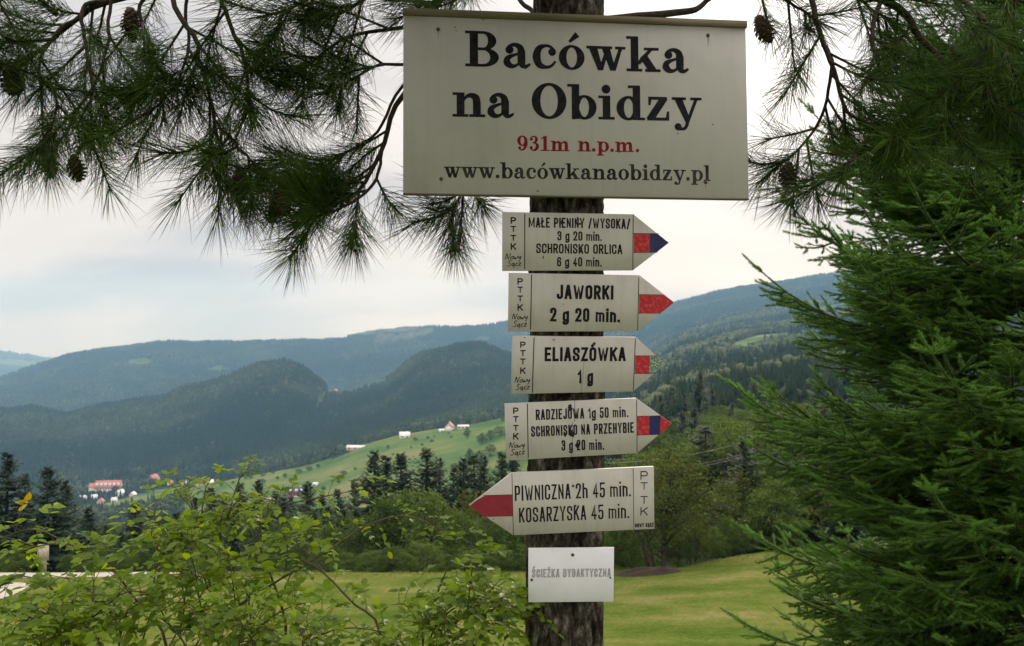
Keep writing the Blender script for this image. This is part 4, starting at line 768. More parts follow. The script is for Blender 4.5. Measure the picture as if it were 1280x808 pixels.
def serif_font():
    G = {}; X = .68; T = .2
    G['B'] = (1.0, ser(0, .5, 0) + ser(0, .52, 1 - S_) + rect(.13, 0, .34, 1) + rect(.3, .472, .54, .527) + ring(.5, .735, .36, .265, .15, .21, -90, 90) + ring(.5, .263, .43, .263, .21, .208, -90, 90))
    a = disc(.2, .5, .105) + vstroke([(.13, .52), (.2, .61), (.36, .65), (.5, .57), (.54, .42)], [.05, .06, .09, .16, .2]) + rect(.44, .14, .64, .46) + vstroke([(.54, .2), (.57, .07), (.67, .035), (.78, .1)], [.2, .15, .08, .045]) + vstroke([(.52, .41), (.32, .35), (.15, .26), (.13, .13), (.24, .035), (.38, .05), (.5, .15)], [.045, .06, .13, .19, .12, .055, .045])
    G['a'] = (.8, a)
    G['c'] = (.72, disc(.575, .475, .1) + vstroke([(.63, .53), (.52, .625), (.38, .65), (.2, .57), (.125, .335), (.2, .1), (.4, .03), (.56, .08), (.66, .2)], [.05, .055, .06, .15, .21, .17, .07, .055, .04], 34))
    o = ring(.37, .335, .36, .35, .165, .3); G['o'] = (.76, o); G['ó'] = (.76, o + vstroke([(.31, .79), (.4, .88), (.53, 1.0)], [.05, .09, .15], 8))
    G['w'] = (1.12, [[(.07, .65), (.29, .65), (.46, 0), (.33, 0)], [(.35, 0), (.46, 0), (.63, .6), (.56, .6)], [(.44, .65), (.66, .65), (.83, 0), (.69, 0)], [(.72, 0), (.83, 0), (1.03, .65), (.95, .65)]] + ser(0, .38, X - S_) + ser(.39, .73, X - S_) + ser(.84, 1.12, X - S_))
    G['k'] = (.98, rect(.13, 0, .33, 1) + ser(0, .44, 0) + ser(0, .2, 1 - S_) + [[(.3, .24), (.38, .2), (.76, .64), (.66, .64)], [(.4, .38), (.55, .52), (.88, .03), (.64, .03)]] + ser(.55, .98, 0) + ser(.52, .93, X - S_))
    G['n'] = (.92, rect(.12, 0, .32, X) + ser(0, .43, 0) + ser(0, .2, X - S_) + vstroke([(.3, .46), (.4, .58), (.54, .61), (.66, .54), (.69, .38)], [.04, .07, .13, .19, .2]) + rect(.59, 0, .79, .4) + ser(.48, .92, 0))
    G['m'] = (1.38, rect(.12, 0, .32, X) + ser(0, .43, 0) + ser(0, .2, X - S_) + vstroke([(.3, .46), (.4, .58), (.52, .61), (.62, .54), (.645, .38)], [.04, .07, .13, .19, .2]) + rect(.545, 0, .745, .4) + ser(.46, .84, 0) + vstroke([(.73, .46), (.83, .58), (.96, .61), (1.06, .54), (1.085, .38)], [.04, .07, .13, .19, .2]) + rect(.985, 0, 1.185, .4) + ser(.88, 1.3, 0))
    G['O'] = (1.04, ring(.51, .5, .5, .52, .27, .46))
    G['b'] = (.84, rect(.1, 0, .3, 1) + ser(-.03, .2, 1 - S_) + ring(.46, .335, .35, .35, .15, .295, -160, 160) + [[(.1, 0), (.16, -.02), (.3, .1), (.3, .2)]])
    G['d'] = (.86, rect(.5, 0, .7, 1) + ser(.36, .6, 1 - S_) + ser(.6, .84, 0) + ring(.36, .335, .35, .35, .15, .295, 20, 340))
    G['p'] = (.87, rect(.13, -.27, .33, X) + ser(0, .46, -.27) + ser(0, .2, X - S_) + ring(.48, .335, .35, .35, .15, .295, -160, 160))
    G['i'] = (.48, rect(.13, 0, .33, X) + ser(0, .46, 0) + ser(0, .2, X - S_) + disc(.22, .885, .12))
    G['l'] = (.48, rect(.13, 0, .33, 1) + ser(0, .46, 0) + ser(0, .2, 1 - S_))
    G['z'] = (.72, rect(.06, X - .065, .6, X) + rect(.02, 0, .66, .065) + [[(.0, .06), (.24, .06), (.62, .62), (.38, .62)], [(.06, .66), (.14, .66), (.1, .45), (.06, .45)], [(.66, .02), (.57, .02), (.62, .25), (.66, .25)]])
    G['y'] = (.86, [[(.07, .65), (.29, .65), (.52, .06), (.43, -.1)], [(.69, .65), (.77, .65), (.47, -.12), (.4, -.1)]] + vstroke([(.45, -.1), (.37, -.23), (.22, -.25)], [.08, .07, .06], 10) + disc(.17, -.185, .095) + ser(0, .41, X - S_) + ser(.56, .88, X - S_))
    G['9'] = (.76, ring(.36, .665, .34, .345, .145, .29) + vstroke([(.6, .72), (.6, .4), (.48, .12), (.3, .03), (.15, .1)], [.19, .2, .13, .06, .05]) + disc(.17, .18, .095))
    G['3'] = (.74, vstroke([(.12, .84), (.22, .94), (.36, .965), (.5, .88), (.52, .72), (.42, .57), (.27, .53)], [.05, .055, .06, .15, .18, .1, .05]) + vstroke([(.27, .53), (.46, .5), (.58, .38), (.57, .2), (.44, .06), (.28, .03), (.12, .11)], [.05, .08, .18, .2, .14, .06, .05]) + disc(.16, .78, .095) + disc(.16, .2, .095))
    G['1'] = (.68, rect(.23, 0, .44, 1) + ser(.05, .63, 0) + vstroke([(.06, .84), (.2, .88), (.34, .97)], [.05, .06, .07], 8))
    G['.'] = (.32, disc(.14, .1, .11)); G[' '] = (.42, [])
    return G
SERIF = serif_font()
def round_path(pts, closed, rr):
    P2 = [(p[0], p[1]) for p in pts]; n = len(P2); out = []
    for i, p in enumerate(pts):
        if len(p) < 3 or (not closed and i in (0, n - 1)): out.append(P2[i]); continue
        a = np.array(P2[i - 1]); b = np.array(P2[i]); c = np.array(P2[(i + 1) % n]); la, lc = np.linalg.norm(a - b), np.linalg.norm(c - b); r = min(rr, la * .5, lc * .5)
        s = b + (a - b) / la * r; e = b + (c - b) / lc * r
        for t in np.linspace(0, 1, 7): out.append(tuple((1 - t) ** 2 * s + 2 * t * (1 - t) * (b * .88 + (s + e) / 2 * .12) + t * t * e))
    return out
def mono(path, closed, w, sq=True):                    # polyline -> strip with mitred joints
    p = np.array(path, float)
    keep = [0] + [i for i in range(1, len(p)) if np.linalg.norm(p[i] - p[i - 1]) > 1e-5]; p = p[keep]
    if closed and np.linalg.norm(p[0] - p[-1]) < 1e-5: p = p[:-1]
    n = len(p)
    if not closed and sq:
        d0 = p[0] - p[1]; p[0] = p[0] + d0 / np.linalg.norm(d0) * w / 2; d1 = p[-1] - p[-2]; p[-1] = p[-1] + d1 / np.linalg.norm(d1) * w / 2
    L = []; Rr = []
    for i in range(n):
        a = p[i] - p[i - 1] if (closed or i > 0) else p[i + 1] - p[i]; b = p[(i + 1) % n] - p[i] if (closed or i < n - 1) else a
        a = a / np.linalg.norm(a); b = b / np.linalg.norm(b); na = np.array([-a[1], a[0]]); nb = np.array([-b[1], b[0]]); m = na + nb; l = np.linalg.norm(m)
        m = na if l < 1e-6 else m / l; k = min(1.7, 1 / max(.3, m @ na)) * w / 2; L.append(tuple(p[i] + m * k)); Rr.append(tuple(p[i] - m * k))
    if closed: L.append(L[0]); Rr.append(Rr[0])
    return strip2(L, Rr)
r = 1
SANS = {  # width factor, [(closed, points)]; points with a third value are rounded corners
 'A': (1.05, [(0, [(0, 0), (.43, 1), (.57, 1), (1, 0)]), (0, [(.25, .28), (.75, .28)])]),
 'B': (1, [(0, [(0, .52), (0, 1), (.93, 1, r), (.93, .53, r), (0, .53)]), (0, [(0, .53), (1, .53, r), (1, 0, r), (0, 0), (0, .53)])]),
 'C': (1, [(0, [(1, .7), (1, 1, r), (0, 1, r), (0, 0, r), (1, 0, r), (1, .3)])]),
 'D': (1, [(1, [(0, 0), (0, 1), (1, 1, r), (1, 0, r)])]),
 'E': (.85, [(0, [(1, 1), (0, 1), (0, 0), (1, 0)]), (0, [(0, .52), (.8, .52)])]),
 'H': (1, [(0, [(0, 0), (0, 1)]), (0, [(1, 0), (1, 1)]), (0, [(0, .5), (1, .5)])]),
 'I': (0, [(0, [(0, 0), (0, 1)])]),
 'J': (.85, [(0, [(1, 1), (1, 0, r), (0, 0, r), (0, .22)])]),
 'K': (1.05, [(0, [(0, 0), (0, 1)]), (0, [(1, 1), (.05, .40)]), (0, [(.38, .6), (1, 0)])]),
 'L': (.8, [(0, [(0, 1), (0, 0), (1, 0)])]), 'Ł': (.8, [(0, [(0, 1), (0, 0), (1, 0)]), (0, [(-.3, .42), (.55, .66)])]),
 'M': (1.75, [(0, [(0, 0), (0, 1)]), (0, [(1, 0), (1, 1)]), (0, [(.03, 1), (.5, .12), (.97, 1)])]),
 'N': (1.05, [(0, [(0, 0), (0, 1)]), (0, [(0, 1), (1, 0)]), (0, [(1, 0), (1, 1)])]),
 'O': (1, [(1, [(0, 0, r), (0, 1, r), (1, 1, r), (1, 0, r)])]),
 'P': (1, [(0, [(0, 0), (0, 1), (1, 1, r), (1, .44, r), (0, .44)])]),
 'R': (1, [(0, [(0, 0), (0, 1), (1, 1, r), (1, .48, r), (0, .48)]), (0, [(.5, .48), (1, 0)])]),
 'S': (1, [(0, [(1, .74), (1, 1, r), (0, 1, r), (0, .56, r), (1, .44, r), (1, 0, r), (0, 0, r), (0, .26)])]),
 'T': (1, [(0, [(0, 1), (1, 1)]), (0, [(.5, .9), (.5, 0)])]),
 'W': (1.85, [(0, [(0, 1), (.24, 0), (.29, 0), (.5, .92), (.71, 0), (.76, 0), (1, 1)])]),
 'Y': (1.1, [(0, [(0, 1), (.5, .42), (1, 1)]), (0, [(.5, .42), (.5, 0)])]),
 'Z': (.95, [(0, [(0, 1), (1, 1), (0, 0), (1, 0)])]),
 '0': (1, [(1, [(0, 0, r), (0, 1, r), (1, 1, r), (1, 0, r)])]),
 '1': (.45, [(0, [(0, .76), (1, 1), (1, 0)])]),
 '2': (1, [(0, [(0, .74), (0, 1, r), (1, 1, r), (1, .6, r), (0, 0), (1, 0)])]),
 '3': (1, [(0, [(0, .76), (0, 1, r), (1, 1, r), (1, .54, r), (.4, .54)]), (0, [(.4, .53), (1, .53, r), (1, 0, r), (0, 0, r), (0, .24)])]),
 '4': (1.05, [(0, [(.72, 0), (.72, 1), (0, .26), (1, .26)])]),
 '5': (1, [(0, [(1, 1), (.06, 1), (0, .5), (.1, .6), (1, .62, r), (1, 0, r), (0, 0, r), (0, .22)])]),
 '6': (1, [(0, [(1, .78), (1, 1, r), (0, 1, r), (0, 0, r), (1, 0, r), (1, .57, r), (0, .57)])]),
 'g': (1, [(1, [(0, 0, r), (0, .68, r), (1, .68, r), (1, 0, r)]), (0, [(1, .72), (1, -.28, r), (0, -.28, r), (0, -.18)])]),
 'm': (1.75, [(0, [(0, 0), (0, .7)]), (0, [(0, .66), (.5, .66, r), (.5, 0)]), (0, [(.5, .66), (1, .66, r), (1, 0)])]),
 'n': (.95, [(0, [(0, 0), (0, .7)]), (0, [(0, .66), (1, .66, r), (1, 0)])]),
 'h': (.95, [(0, [(0, 0), (0, 1)]), (0, [(0, .66), (1, .66, r), (1, 0)])]),
 'i': (0, [(0, [(0, 0), (0, .7)]), (0, [(0, .98), (0, 1)])]), '.': (0, [(0, [(0, 0), (0, .02)])]),
 '/': (.7, [(0, [(0, -.06), (1, 1.04)])]), ' ': (.55, []),
}
for b, c in (('Ó', 'O'), ('Ś', 'S')): SANS[b] = (SANS[c][0], SANS[c][1] + [(0, [(.35, 1.24), (.75, 1.42)])])
SANS['Ż'] = (SANS['Z'][0], SANS['Z'][1] + [(0, [(.5, 1.26), (.5, 1.3)])])
SANS['Ą'] = (SANS['A'][0], SANS['A'][1] + [(0, [(1, 0), (.85, -.16), (1.05, -.24)])])
def sans_polys(ch, sw, W):
    wf, paths = SANS[ch]; h = sw / 2; ww = W * wf; out = []; sw_ = sw * (.8 if ch in 'MWNm' else 1)
    for closed, pts in paths:
        q = [((p[0] * ww,) + (h + p[1] * (1 - 2 * h),) + tuple(p[2:])) for p in pts]
        out += mono(round_path(q, closed, .24), closed, sw_)
    return ww, out
def fat(q, d):
    p = np.array(q, float); n = len(p); ar = sum(p[i][0] * p[(i + 1) % n][1] - p[(i + 1) % n][0] * p[i][1] for i in range(n)); sg = 1 if ar > 0 else -1; out = []
    for i in range(n):
        a = p[i] - p[i - 1]; b = p[(i + 1) % n] - p[i]; a = a / (np.linalg.norm(a) + 1e-9); b = b / (np.linalg.norm(b) + 1e-9); na = np.array([a[1], -a[0]]) * sg; nb = np.array([b[1], -b[0]]) * sg; m = na + nb; l = np.linalg.norm(m)
        m = na if l < 1e-6 else m / l; out.append(tuple(p[i] + m * d * min(1.6, 1 / max(.4, m @ na))))
    return out
def layout(text, font, ratio, sw=.155):                # -> polys scaled to unit cap height and total width = ratio
    polys = []; 
    if font == 'serif':
        x = 0
        for ch in text:
            adv, pl = SERIF[ch]; polys += [[(a + x, b) for a, b in q] for q in pl]; x += adv + .05
        tot = max(a for q in polys for a, b in q) - min(a for q in polys for a, b in q); k = ratio / tot; x0 = min(a for q in polys for a, b in q)
        return [fat([((a - x0) * k, b) for a, b in q], .013) for q in polys]
    def total(W):
        x = 0
        for ch in text: x += SANS[ch][0] * W + sw + (.095 if ch != ' ' else 0)
        return x - .095
    lo, hi = .02, 2.0
    for _ in range(50):
        mid = (lo + hi) / 2
        if total(mid) > ratio: hi = mid
        else: lo = mid
    W = lo; x = sw / 2
    for ch in text:
        ww, pl = sans_polys(ch, sw, W); polys += [[(a + x, b) for a, b in q] for q in pl]; x += ww + sw + (.095 if ch != ' ' else 0)
    return polys
class Board:                                           # a flat board: local x right, y up on its face, z out of the face
    def __init__(s, c, yaw, roll, tilt):
        cy, sy = math.cos(yaw), math.sin(yaw); ct, st = math.cos(tilt), math.sin(tilt); cr, sr = math.cos(roll), math.sin(roll)
        Rz = np.array([[cy, -sy, 0], [sy, cy, 0], [0, 0, 1]]); Rx = np.array([[1, 0, 0], [0, ct, st], [0, -st, ct]]); Ry = np.array([[cr, 0, -sr], [0, 1, 0], [sr, 0, cr]])
        M = Rz @ Rx @ Ry; s.R = M @ np.array([[1, 0, 0], [0, 0, -1], [0, 1, 0]]).astype(float); s.c = np.array(c); s.k = 0
    def loc(s, px, py):                                # picture point -> board coordinates
        d = np.array([(px - CX) / F, 1, (CY - py) / F]); o = np.array([0, 0, EYE]); n = s.R[:, 2]; t = ((s.c - o) @ n) / (d @ n); return (s.R.T @ (o + t * d - s.c))[:2]
    def root(s, name, label, cat, group=None):
        e = empty(name, label, cat, s.c, group); e.rotation_mode = 'QUATERNION'; e.rotation_quaternion = Matrix(s.R.tolist()).to_quaternion(); return e
def put(mb, polys, z, step=1.2e-5, mat=0):
    for k, q in enumerate(polys):
        ar = sum(q[i][0] * q[(i + 1) % len(q)][1] - q[(i + 1) % len(q)][0] * q[i][1] for i in range(len(q)))
        if ar < 0: q = q[::-1]
        zz = z + (k % 12) * step; n = len(q); v = [(a, b, zz) for a, b in q]
        if n == 4: mb.add(v, quads=[[0, 1, 2, 3]], mat=mat)
        else: c = np.mean(v, axis=0); mb.add(v + [tuple(c)], tris=[[i, (i + 1) % n, n] for i in range(n)], mat=mat)
def text_on(bd, mb, text, font, l, lb, rr, rb, cap, z, sw=.155, mat=0):
    a = bd.loc(l, lb); b = bd.loc(rr, rb); h = np.linalg.norm(bd.loc((l + rr) / 2, (lb + rb) / 2) - bd.loc((l + rr) / 2, (lb + rb) / 2 - cap)); d = b - a; w = np.linalg.norm(d); ux = d / w; uy = np.array([-ux[1], ux[0]])
    if font == 'serif': uy = np.array([0, 1.0])
    pl = layout(text, font, w / h, sw); put(mb, [[tuple(a + ux * (x * h) + uy * (y * h)) for x, y in q] for q in pl], z, mat=mat)
def slab(mb, outline, t, mat=0, bev=.0012):             # plate with a fine bevelled front edge; outline CCW, front at z = 0
    o = np.array(outline, float); n = len(o); c = o.mean(0); d = c - o; inn = o + d / np.linalg.norm(d, axis=1, keepdims=True) * bev * 1.4
    v = [(*p, 0) for p in inn] + [(*p, -bev) for p in o] + [(*p, -t) for p in o] + [(*c, 0), (*c, -t)]; i = np.arange(n); j = (i + 1) % n
    mb.add(v, tris=[[a, b, 3 * n] for a, b in zip(i, j)] + [[2 * n + b, 2 * n + a, 3 * n + 1] for a, b in zip(i, j)], quads=[[n + a, n + b, b, a] for a, b in zip(i, j)] + [[2 * n + a, 2 * n + b, n + b, n + a] for a, b in zip(i, j)], mat=mat)
def nail(bd, px, py, e, rad=.0042, square=False):
    x, y = bd.loc(px, py); m = MB(); n = 14; a = np.arange(n) / n * 2 * np.pi; v = []
    for rr_, z in ((1, .0003), (1, .0012), (.75, .0024), (.3, .003)): v += [(x + rad * rr_ * math.cos(t), y + rad * rr_ * math.sin(t), z) for t in a]
    q = [[k * n + i, k * n + (i + 1) % n, (k + 1) * n + (i + 1) % n, (k + 1) * n + i] for k in range(3) for i in range(n)]
    v.append((x, y, .0031)); m.add(v, quads=q, tris=[[3 * n + i, 3 * n + (i + 1) % n, 4 * n] for i in range(n)]); m.obj('nail', MAT['nail'], e, True)
def blot(bd, px, py, rx, ry, seed, ang=0):
    g = np.random.default_rng(seed); x, y = bd.loc(px, py); k = 2.235 / F; out = []
    for i in range(16): t = i / 16 * 2 * np.pi; q = g.uniform(.6, 1.15); a, b = rx * q * math.cos(t) * k, ry * q * math.sin(t) * k; out.append((x + a * math.cos(ang) - b * math.sin(ang), y + a * math.sin(ang) + b * math.cos(ang)))
    return out
def lineq(bd, p, q, w):                                # thin painted line between two picture points
    a = bd.loc(*p); b = bd.loc(*q); d = b - a; n = np.array([-d[1], d[0]]) / np.linalg.norm(d) * w / 2; return [tuple(a + n), tuple(a - n), tuple(b - n), tuple(b + n)]
HAND = {'N': (1.0, [[(.0, 0), (.12, .55), (.25, 1.0), (.4, .5), (.6, 0), (.75, .55), (1.0, 1.0)]]), 'o': (.62, [[(.3, .5), (.08, .35), (.08, .1), (.3, .0), (.5, .2), (.48, .45), (.3, .5), (.6, .45)]]),
 'w': (.85, [[(.05, .5), (.1, .08), (.22, .02), (.38, .3), (.42, .08), (.55, .02), (.75, .3), (.8, .55)]]), 'y': (.8, [[(.1, .5), (.12, .2), (.3, .12), (.55, .5), (.5, .1), (.35, -.3), (.1, -.4)]]),
 'S': (.85, [[(.8, .85), (.6, 1.0), (.35, .9), (.3, .65), (.6, .45), (.62, .15), (.3, 0), (.05, .12)]]), 'ą': (.7, [[(.5, .5), (.15, .42), (.08, .1), (.3, .02), (.52, .45), (.5, .1), (.62, .0), (.5, -.2), (.62, -.28)]]),
 'c': (.55, [[(.5, .42), (.3, .5), (.1, .3), (.15, .05), (.35, .0), (.52, .1)]]), 'z': (.6, [[(.08, .48), (.5, .5), (.1, .05), (.55, .03)]])}
def hand(bd, mb, word, x0, y0, x1, y1, z):             # handwritten word filling a picture box (x0, y0 bottom-left; x1, y1 top-right of the capital)
    a = bd.loc(x0, y0); w = bd.loc(x1, y0)[0] - a[0]; rise = bd.loc(x1, y0 - (y0 - y1) * .12)[1] - bd.loc(x1, y0)[1]; h = bd.loc(x0, y1)[1] - a[1]; tot = sum(HAND[c][0] for c in word); x = 0; pl = []
    for c in word:
        adv, st = HAND[c]
        for s in st:
            q = [((x + u) / tot * w + .18 * v * h * .6, v * h + rise * (x + u) / tot) for u, v in s]; pl += vstroke([(a[0] + u, a[1] + v) for u, v in q], [.0017, .0021, .0016, .0019], 26)
        x += adv
    put(mb, pl, z)
def pttk(bd, mb, cx, rows, w, z, sw):
    for ch, (t, b) in zip('PTTK', rows):
        h = (b - t); text_on(bd, mb, ch, 'sans', cx - w / 2, b, cx + w / 2, b, h, z, sw)
Z0 = EYE
def big_board():
    bd = Board((.1685, 2.22, Z0 + .5489), .1054, -.0004, .0498); e = bd.root('name_board', 'large white rectangular board lettered with the hut name and height', 'name board'); w, h = .8793, .4622; m = MB(); slab(m, [(-w / 2, -h / 2), (w / 2, -h / 2), (w / 2, h / 2), (-w / 2, h / 2)], .012); m.obj('panel', MAT['board'], e)
    m = MB(); m.box((0, h / 2 - .0085, .002), (w / 2 + .0015, .0085, .0055)); m.obj('top_strip', MAT['strip'], e); m = MB(); m.box((.0, -h / 2 - .001, -.004), (w / 2, .0016, .008)); m.obj('bottom_strip', MAT['strip'], e)
    m = MB(); text_on(bd, m, 'Bacówka', 'serif', 582, 82.5, 860.6, 91, 43, .0004); m.obj('lettering', MAT['black'], e); m = MB(); text_on(bd, m, 'na Obidzy', 'serif', 566.2, 145.5, 876.7, 151.5, 42.5, .0004); m.obj('lettering', MAT['black'], e)
    m = MB(); text_on(bd, m, '931m n.p.m.', 'serif', 646.9, 188.3, 798.7, 190.3, 18.2, .0004); m.obj('red_lettering', MAT['red_text'], e)
    m = MB(); text_on(bd, m, 'www.bacówkanaobidzy.pl', 'serif', 555, 222, 888, 226.2, 19.3, .0004); m.obj('address_lettering', MAT['url'], e)
    for p in ((547.6, 37), (885, 44.5), (551.5, 224), (882, 228)): nail(bd, *p, e, .0048)
    m = MB(); put(m, [[tuple(bd.loc(x - .5, y)), tuple(bd.loc(x - .2, y + l * .6)), tuple(bd.loc(x + .1, y + l)), tuple(bd.loc(x + .5, y))] for x, y, l in ((547.6, 39, 11), (885, 46.5, 16), (551.5, 226, 9), (882, 230, 9), (885.8, 46, 9))], .0002); m.obj('rust_streak', MAT['drip'], e)
    m = MB(); put(m, [blot(bd, x, y, a, b, k) for k, (x, y, a, b) in enumerate([(569, 34, .8, 1.2), (570, 38.5, .7, 1), (604, 24, .7, 3), (657, 86, 1.3, .8), (891, 156, 1, .9), (672, 239, 1.4, .9), (774, 190, 1.2, 1.6), (847, 167, .9, 1)])], .0003); m.obj('stain', MAT['rot'], e)
big_board()
def arrow_board(name, label, c, yaw, roll, tilt, pts, lines, band, texts, sw, pt, hands, stains=(), cracks=(), nails=(), group='trail arrow boards'):
    bd = Board(c, yaw, roll, tilt); e = bd.root(name, label, 'trail sign', group); m = MB(); slab(m, [bd.loc(*p) for p in pts], .014); m.obj('panel', MAT['panel'], e)
    m = MB(); put(m, [lineq(bd, p, q, w) for p, q, w in lines], .0003)
    for t in texts: text_on(bd, m, t[0], 'sans', *t[1:6], .0004, t[6] if len(t) > 6 else sw * 1.12)
    if pt: pttk(bd, m, *pt, .0004, .20 if pt[2] < 8 else .12)
    for word, x0, y0, x1, y1 in hands: hand(bd, m, word, x0, y0, x1, y1, .0004)
    m.obj('lettering', MAT['black'], e)
    for nm, mat, poly in band: m = MB(); put(m, [[tuple(bd.loc(*p)) for p in poly]], .0005); m.obj(nm, MAT[mat], e)
    if stains: m = MB(); put(m, [blot(bd, *s[:4], i + 3, s[4] if len(s) > 4 else 0) for i, s in enumerate(stains)], .0007); m.obj('stain', MAT['rot'], e)
    if cracks: m = MB(); put(m, [lineq(bd, p, q, w) for p, q, w in cracks], .00062); m.obj('crack', MAT['rot'], e)
    for n_ in nails: nail(bd, *n_, e, .0032)
    return e
def arrows():
    arrow_board('arrow_board', 'topmost arrow board, right pointing with red and blue tip and four lines of text', (.1434, 2.235, Z0 + .2063), .0983, .0017, -.0071,
        [(628.3, 338.7), (791.4, 338), (836.2, 303.7), (791.9, 268), (628.3, 265.1)], [((656, 267), (655.8, 337), .0024), ((791.5, 268), (791, 338), .002), ((791.4, 292), (824, 292.3), .0015), ((791.4, 315.8), (822, 315.8), .0015)],
        [('red_mark', 'red', [(792.3, 315.5), (812.3, 315.5), (812.3, 292.4), (792.3, 292.4)]), ('blue_mark', 'blue', [(812.3, 315.5), (821.0, 315.5), (836, 303.7), (821.9, 292.4), (812.3, 292.4)])],
        [('MAŁE PIENINY /WYSOKA/', 660.6, 284.5, 787.6, 286.4, 12.6), ('3 g 20 min.', 696.7, 300.8, 752.2, 301.5, 11.7), ('SCHRONISKO ORLICA', 670.2, 316.8, 777.8, 318, 12.2), ('6 g 40 min.', 696.3, 333.3, 752, 333.5, 11.7)], .143,
        (641.7, [(271.6, 279.9), (282.7, 290.1), (293.9, 301.2), (304.3, 312.6)], 6.8), [('Nowy', 631.5, 324.5, 652.5, 317.5), ('Sącz', 633.5, 333, 651.5, 326)], [(726, 313, 2.6, 3.6), (702, 278, 1, 3), (722, 274, 1.5, 3.5), (679, 322, .8, 2)], (), [(725, 280)])
    arrow_board('arrow_board', 'second arrow board from the top, right pointing with all red tip', (.1579, 2.235, Z0 + .0514), .0991, -.0074, -.0199,
        [(635.5, 414.8), (797.2, 414.4), (842.9, 378.3), (799.4, 344.2), (636.4, 341.3)], [((664.4, 343.5), (663.2, 412.5), .0024), ((798.6, 347), (797, 413.5), .0018), ((798.3, 368.3), (829, 368.7), .0013), ((797.6, 391.8), (826, 391.8), .0013)],
        [('red_mark', 'red', [(798.6, 391.6), (826.0, 391.6), (842.6, 378.3), (830.2, 368.6), (799, 368.6)])],
        [('JAWORKI', 695.8, 374, 766.7, 374.8, 17.9), ('2 g 20 min.', 687.4, 402.1, 774.9, 403.3, 17.4)], .17,
        (650.2, [(348, 355.8), (358.5, 365.9), (369.6, 377), (380.5, 388.6)], 6.8), [('Nowy', 640, 399.5, 660.5, 392.5), ('Sącz', 640.5, 409, 658.5, 401.5)], [(704, 380.5, .7, .7)], (), [(735, 371)])
    arrow_board('arrow_board', 'middle arrow board, right pointing with red and worn green tip', (.1574, 2.235, Z0 - .1057), .1201, -.0045, -.038,
        [(639.3, 492.9), (791.9, 489.5), (831.7, 455.2), (795, 421.6), (641, 420)], [((667.6, 422), (665.3, 491), .0024), ((794.3, 423), (791.6, 489), .0018), ((793.5, 445), (821, 445), .0016), ((792.5, 467), (819.5, 467.2), .0016)],
        [('red_mark', 'red', [(793.4, 466.7), (811.5, 466.7), (812, 445.3), (794.2, 445.3)]), ('green_mark', 'worn', [(811.5, 466.7), (818.6, 466.3), (831.2, 455.2), (820.4, 445.5), (812, 445.3)])],
        [('ELIASZÓWKA', 680.7, 451.9, 782, 451.7, 17.6), ('1 g', 721.9, 479.5, 741.3, 479.5, 16.9)], .17,
        (653.5, [(427.2, 435), (437.8, 445.2), (448.3, 455.7), (459.5, 467.5)], 6.8), [('Nowy', 643.3, 478.5, 663.5, 471.5), ('Sącz', 644, 487.5, 662, 480.5)], [(692, 425, 2, .8), (656, 422.5, 1, .6)], [((730, 452), (726.5, 493), .0007)], [(742, 431)])
    arrow_board('arrow_board', 'cracked arrow board with black rot spots and red blue red tip', (.1521, 2.235, Z0 - .2691), .105, .035, -.0158,
        [(633.5, 576), (796.5, 566.8), (840.2, 529.6), (795.6, 498), (631.2, 505.1)], [((659.2, 504.5), (660.3, 572.5), .0022), ((795.8, 499.5), (796.3, 566), .0018), ((795.6, 520.6), (826, 519.8), .0014), ((796.3, 544.2), (824, 543.2), .0014)],
        [('red_mark', 'red', [(796.3, 543.9), (811.6, 543.4), (811.6, 520.6), (796, 520.9)]), ('blue_mark', 'blue', [(811.6, 543.4), (824.6, 542.9), (826, 520.1), (811.6, 520.6)]), ('red_tip', 'red', [(824.6, 542.9), (839.8, 529.6), (826, 520.1)])],
        [('RADZIEJOWA 1g 50 min.', 669.8, 525.4, 785.4, 521.5, 13.2), ('SCHRONISKO NA PRZEHYBIE', 664, 546.3, 792.3, 541, 13.2), ('3 g 20 min.', 701.9, 563.7, 755.3, 562.4, 13.3)], .132,
        (644.7, [(509.6, 517.6), (520.3, 527.6), (531.4, 538.5), (541.4, 549.7)], 6.8), [('Nowy', 636.3, 560.5, 657, 553.5), ('Sącz', 637.5, 569.5, 656, 562)], [(712.5, 509.5, 3.2, 5, .1), (720.5, 520.5, 2.8, 3.4), (714, 541.5, 3, 6, .3), (706, 543.5, 2, 3), (721.5, 557, 2.8, 4.2), (782.5, 539.5, .9, 3)], [((718.5, 499.5), (718, 527), .0011), ((716, 527), (714.5, 571.5), .0010)])
    arrow_board('arrow_board', 'lowest arrow board, the only one pointing left, with crimson tip', (.1828, 2.235, Z0 - .4523), .0966, .0247, -.0129,
        [(641.6, 669.5), (818.2, 661.3), (817.4, 583.8), (639.8, 591.8), (586.8, 632.4)], [((639.9, 592), (641.7, 669), .0016), ((791.4, 585), (792.4, 662.5), .0014), ((604, 619.5), (640.4, 618.3), .001)],
        [('crimson_mark', 'crimson', [(605.5, 646.4), (640.9, 645.6), (640.2, 618.7), (606, 619.6), (595, 626), (587.4, 632.4)])],
        [('PIWNICZNA 2h 45 min.', 643.6, 626.5, 788.5, 620.6, 19.0, .115), ('KOSARZYSKA 45 min.', 648.9, 653.6, 786.4, 647.8, 18.4, .115), ('NOWY SĄCZ', 793.8, 659.6, 817.0, 658.6, 5.0, .2)], .12,
        (805, [(589, 599.8), (603, 612.2), (620.3, 629.8), (634.2, 644.6)], 9.0), [], [(617, 649, .8, .8), (627, 663, .7, .7), (637, 660, .6, .6)], (), [(716.4, 607.4), (719, 632.5)])
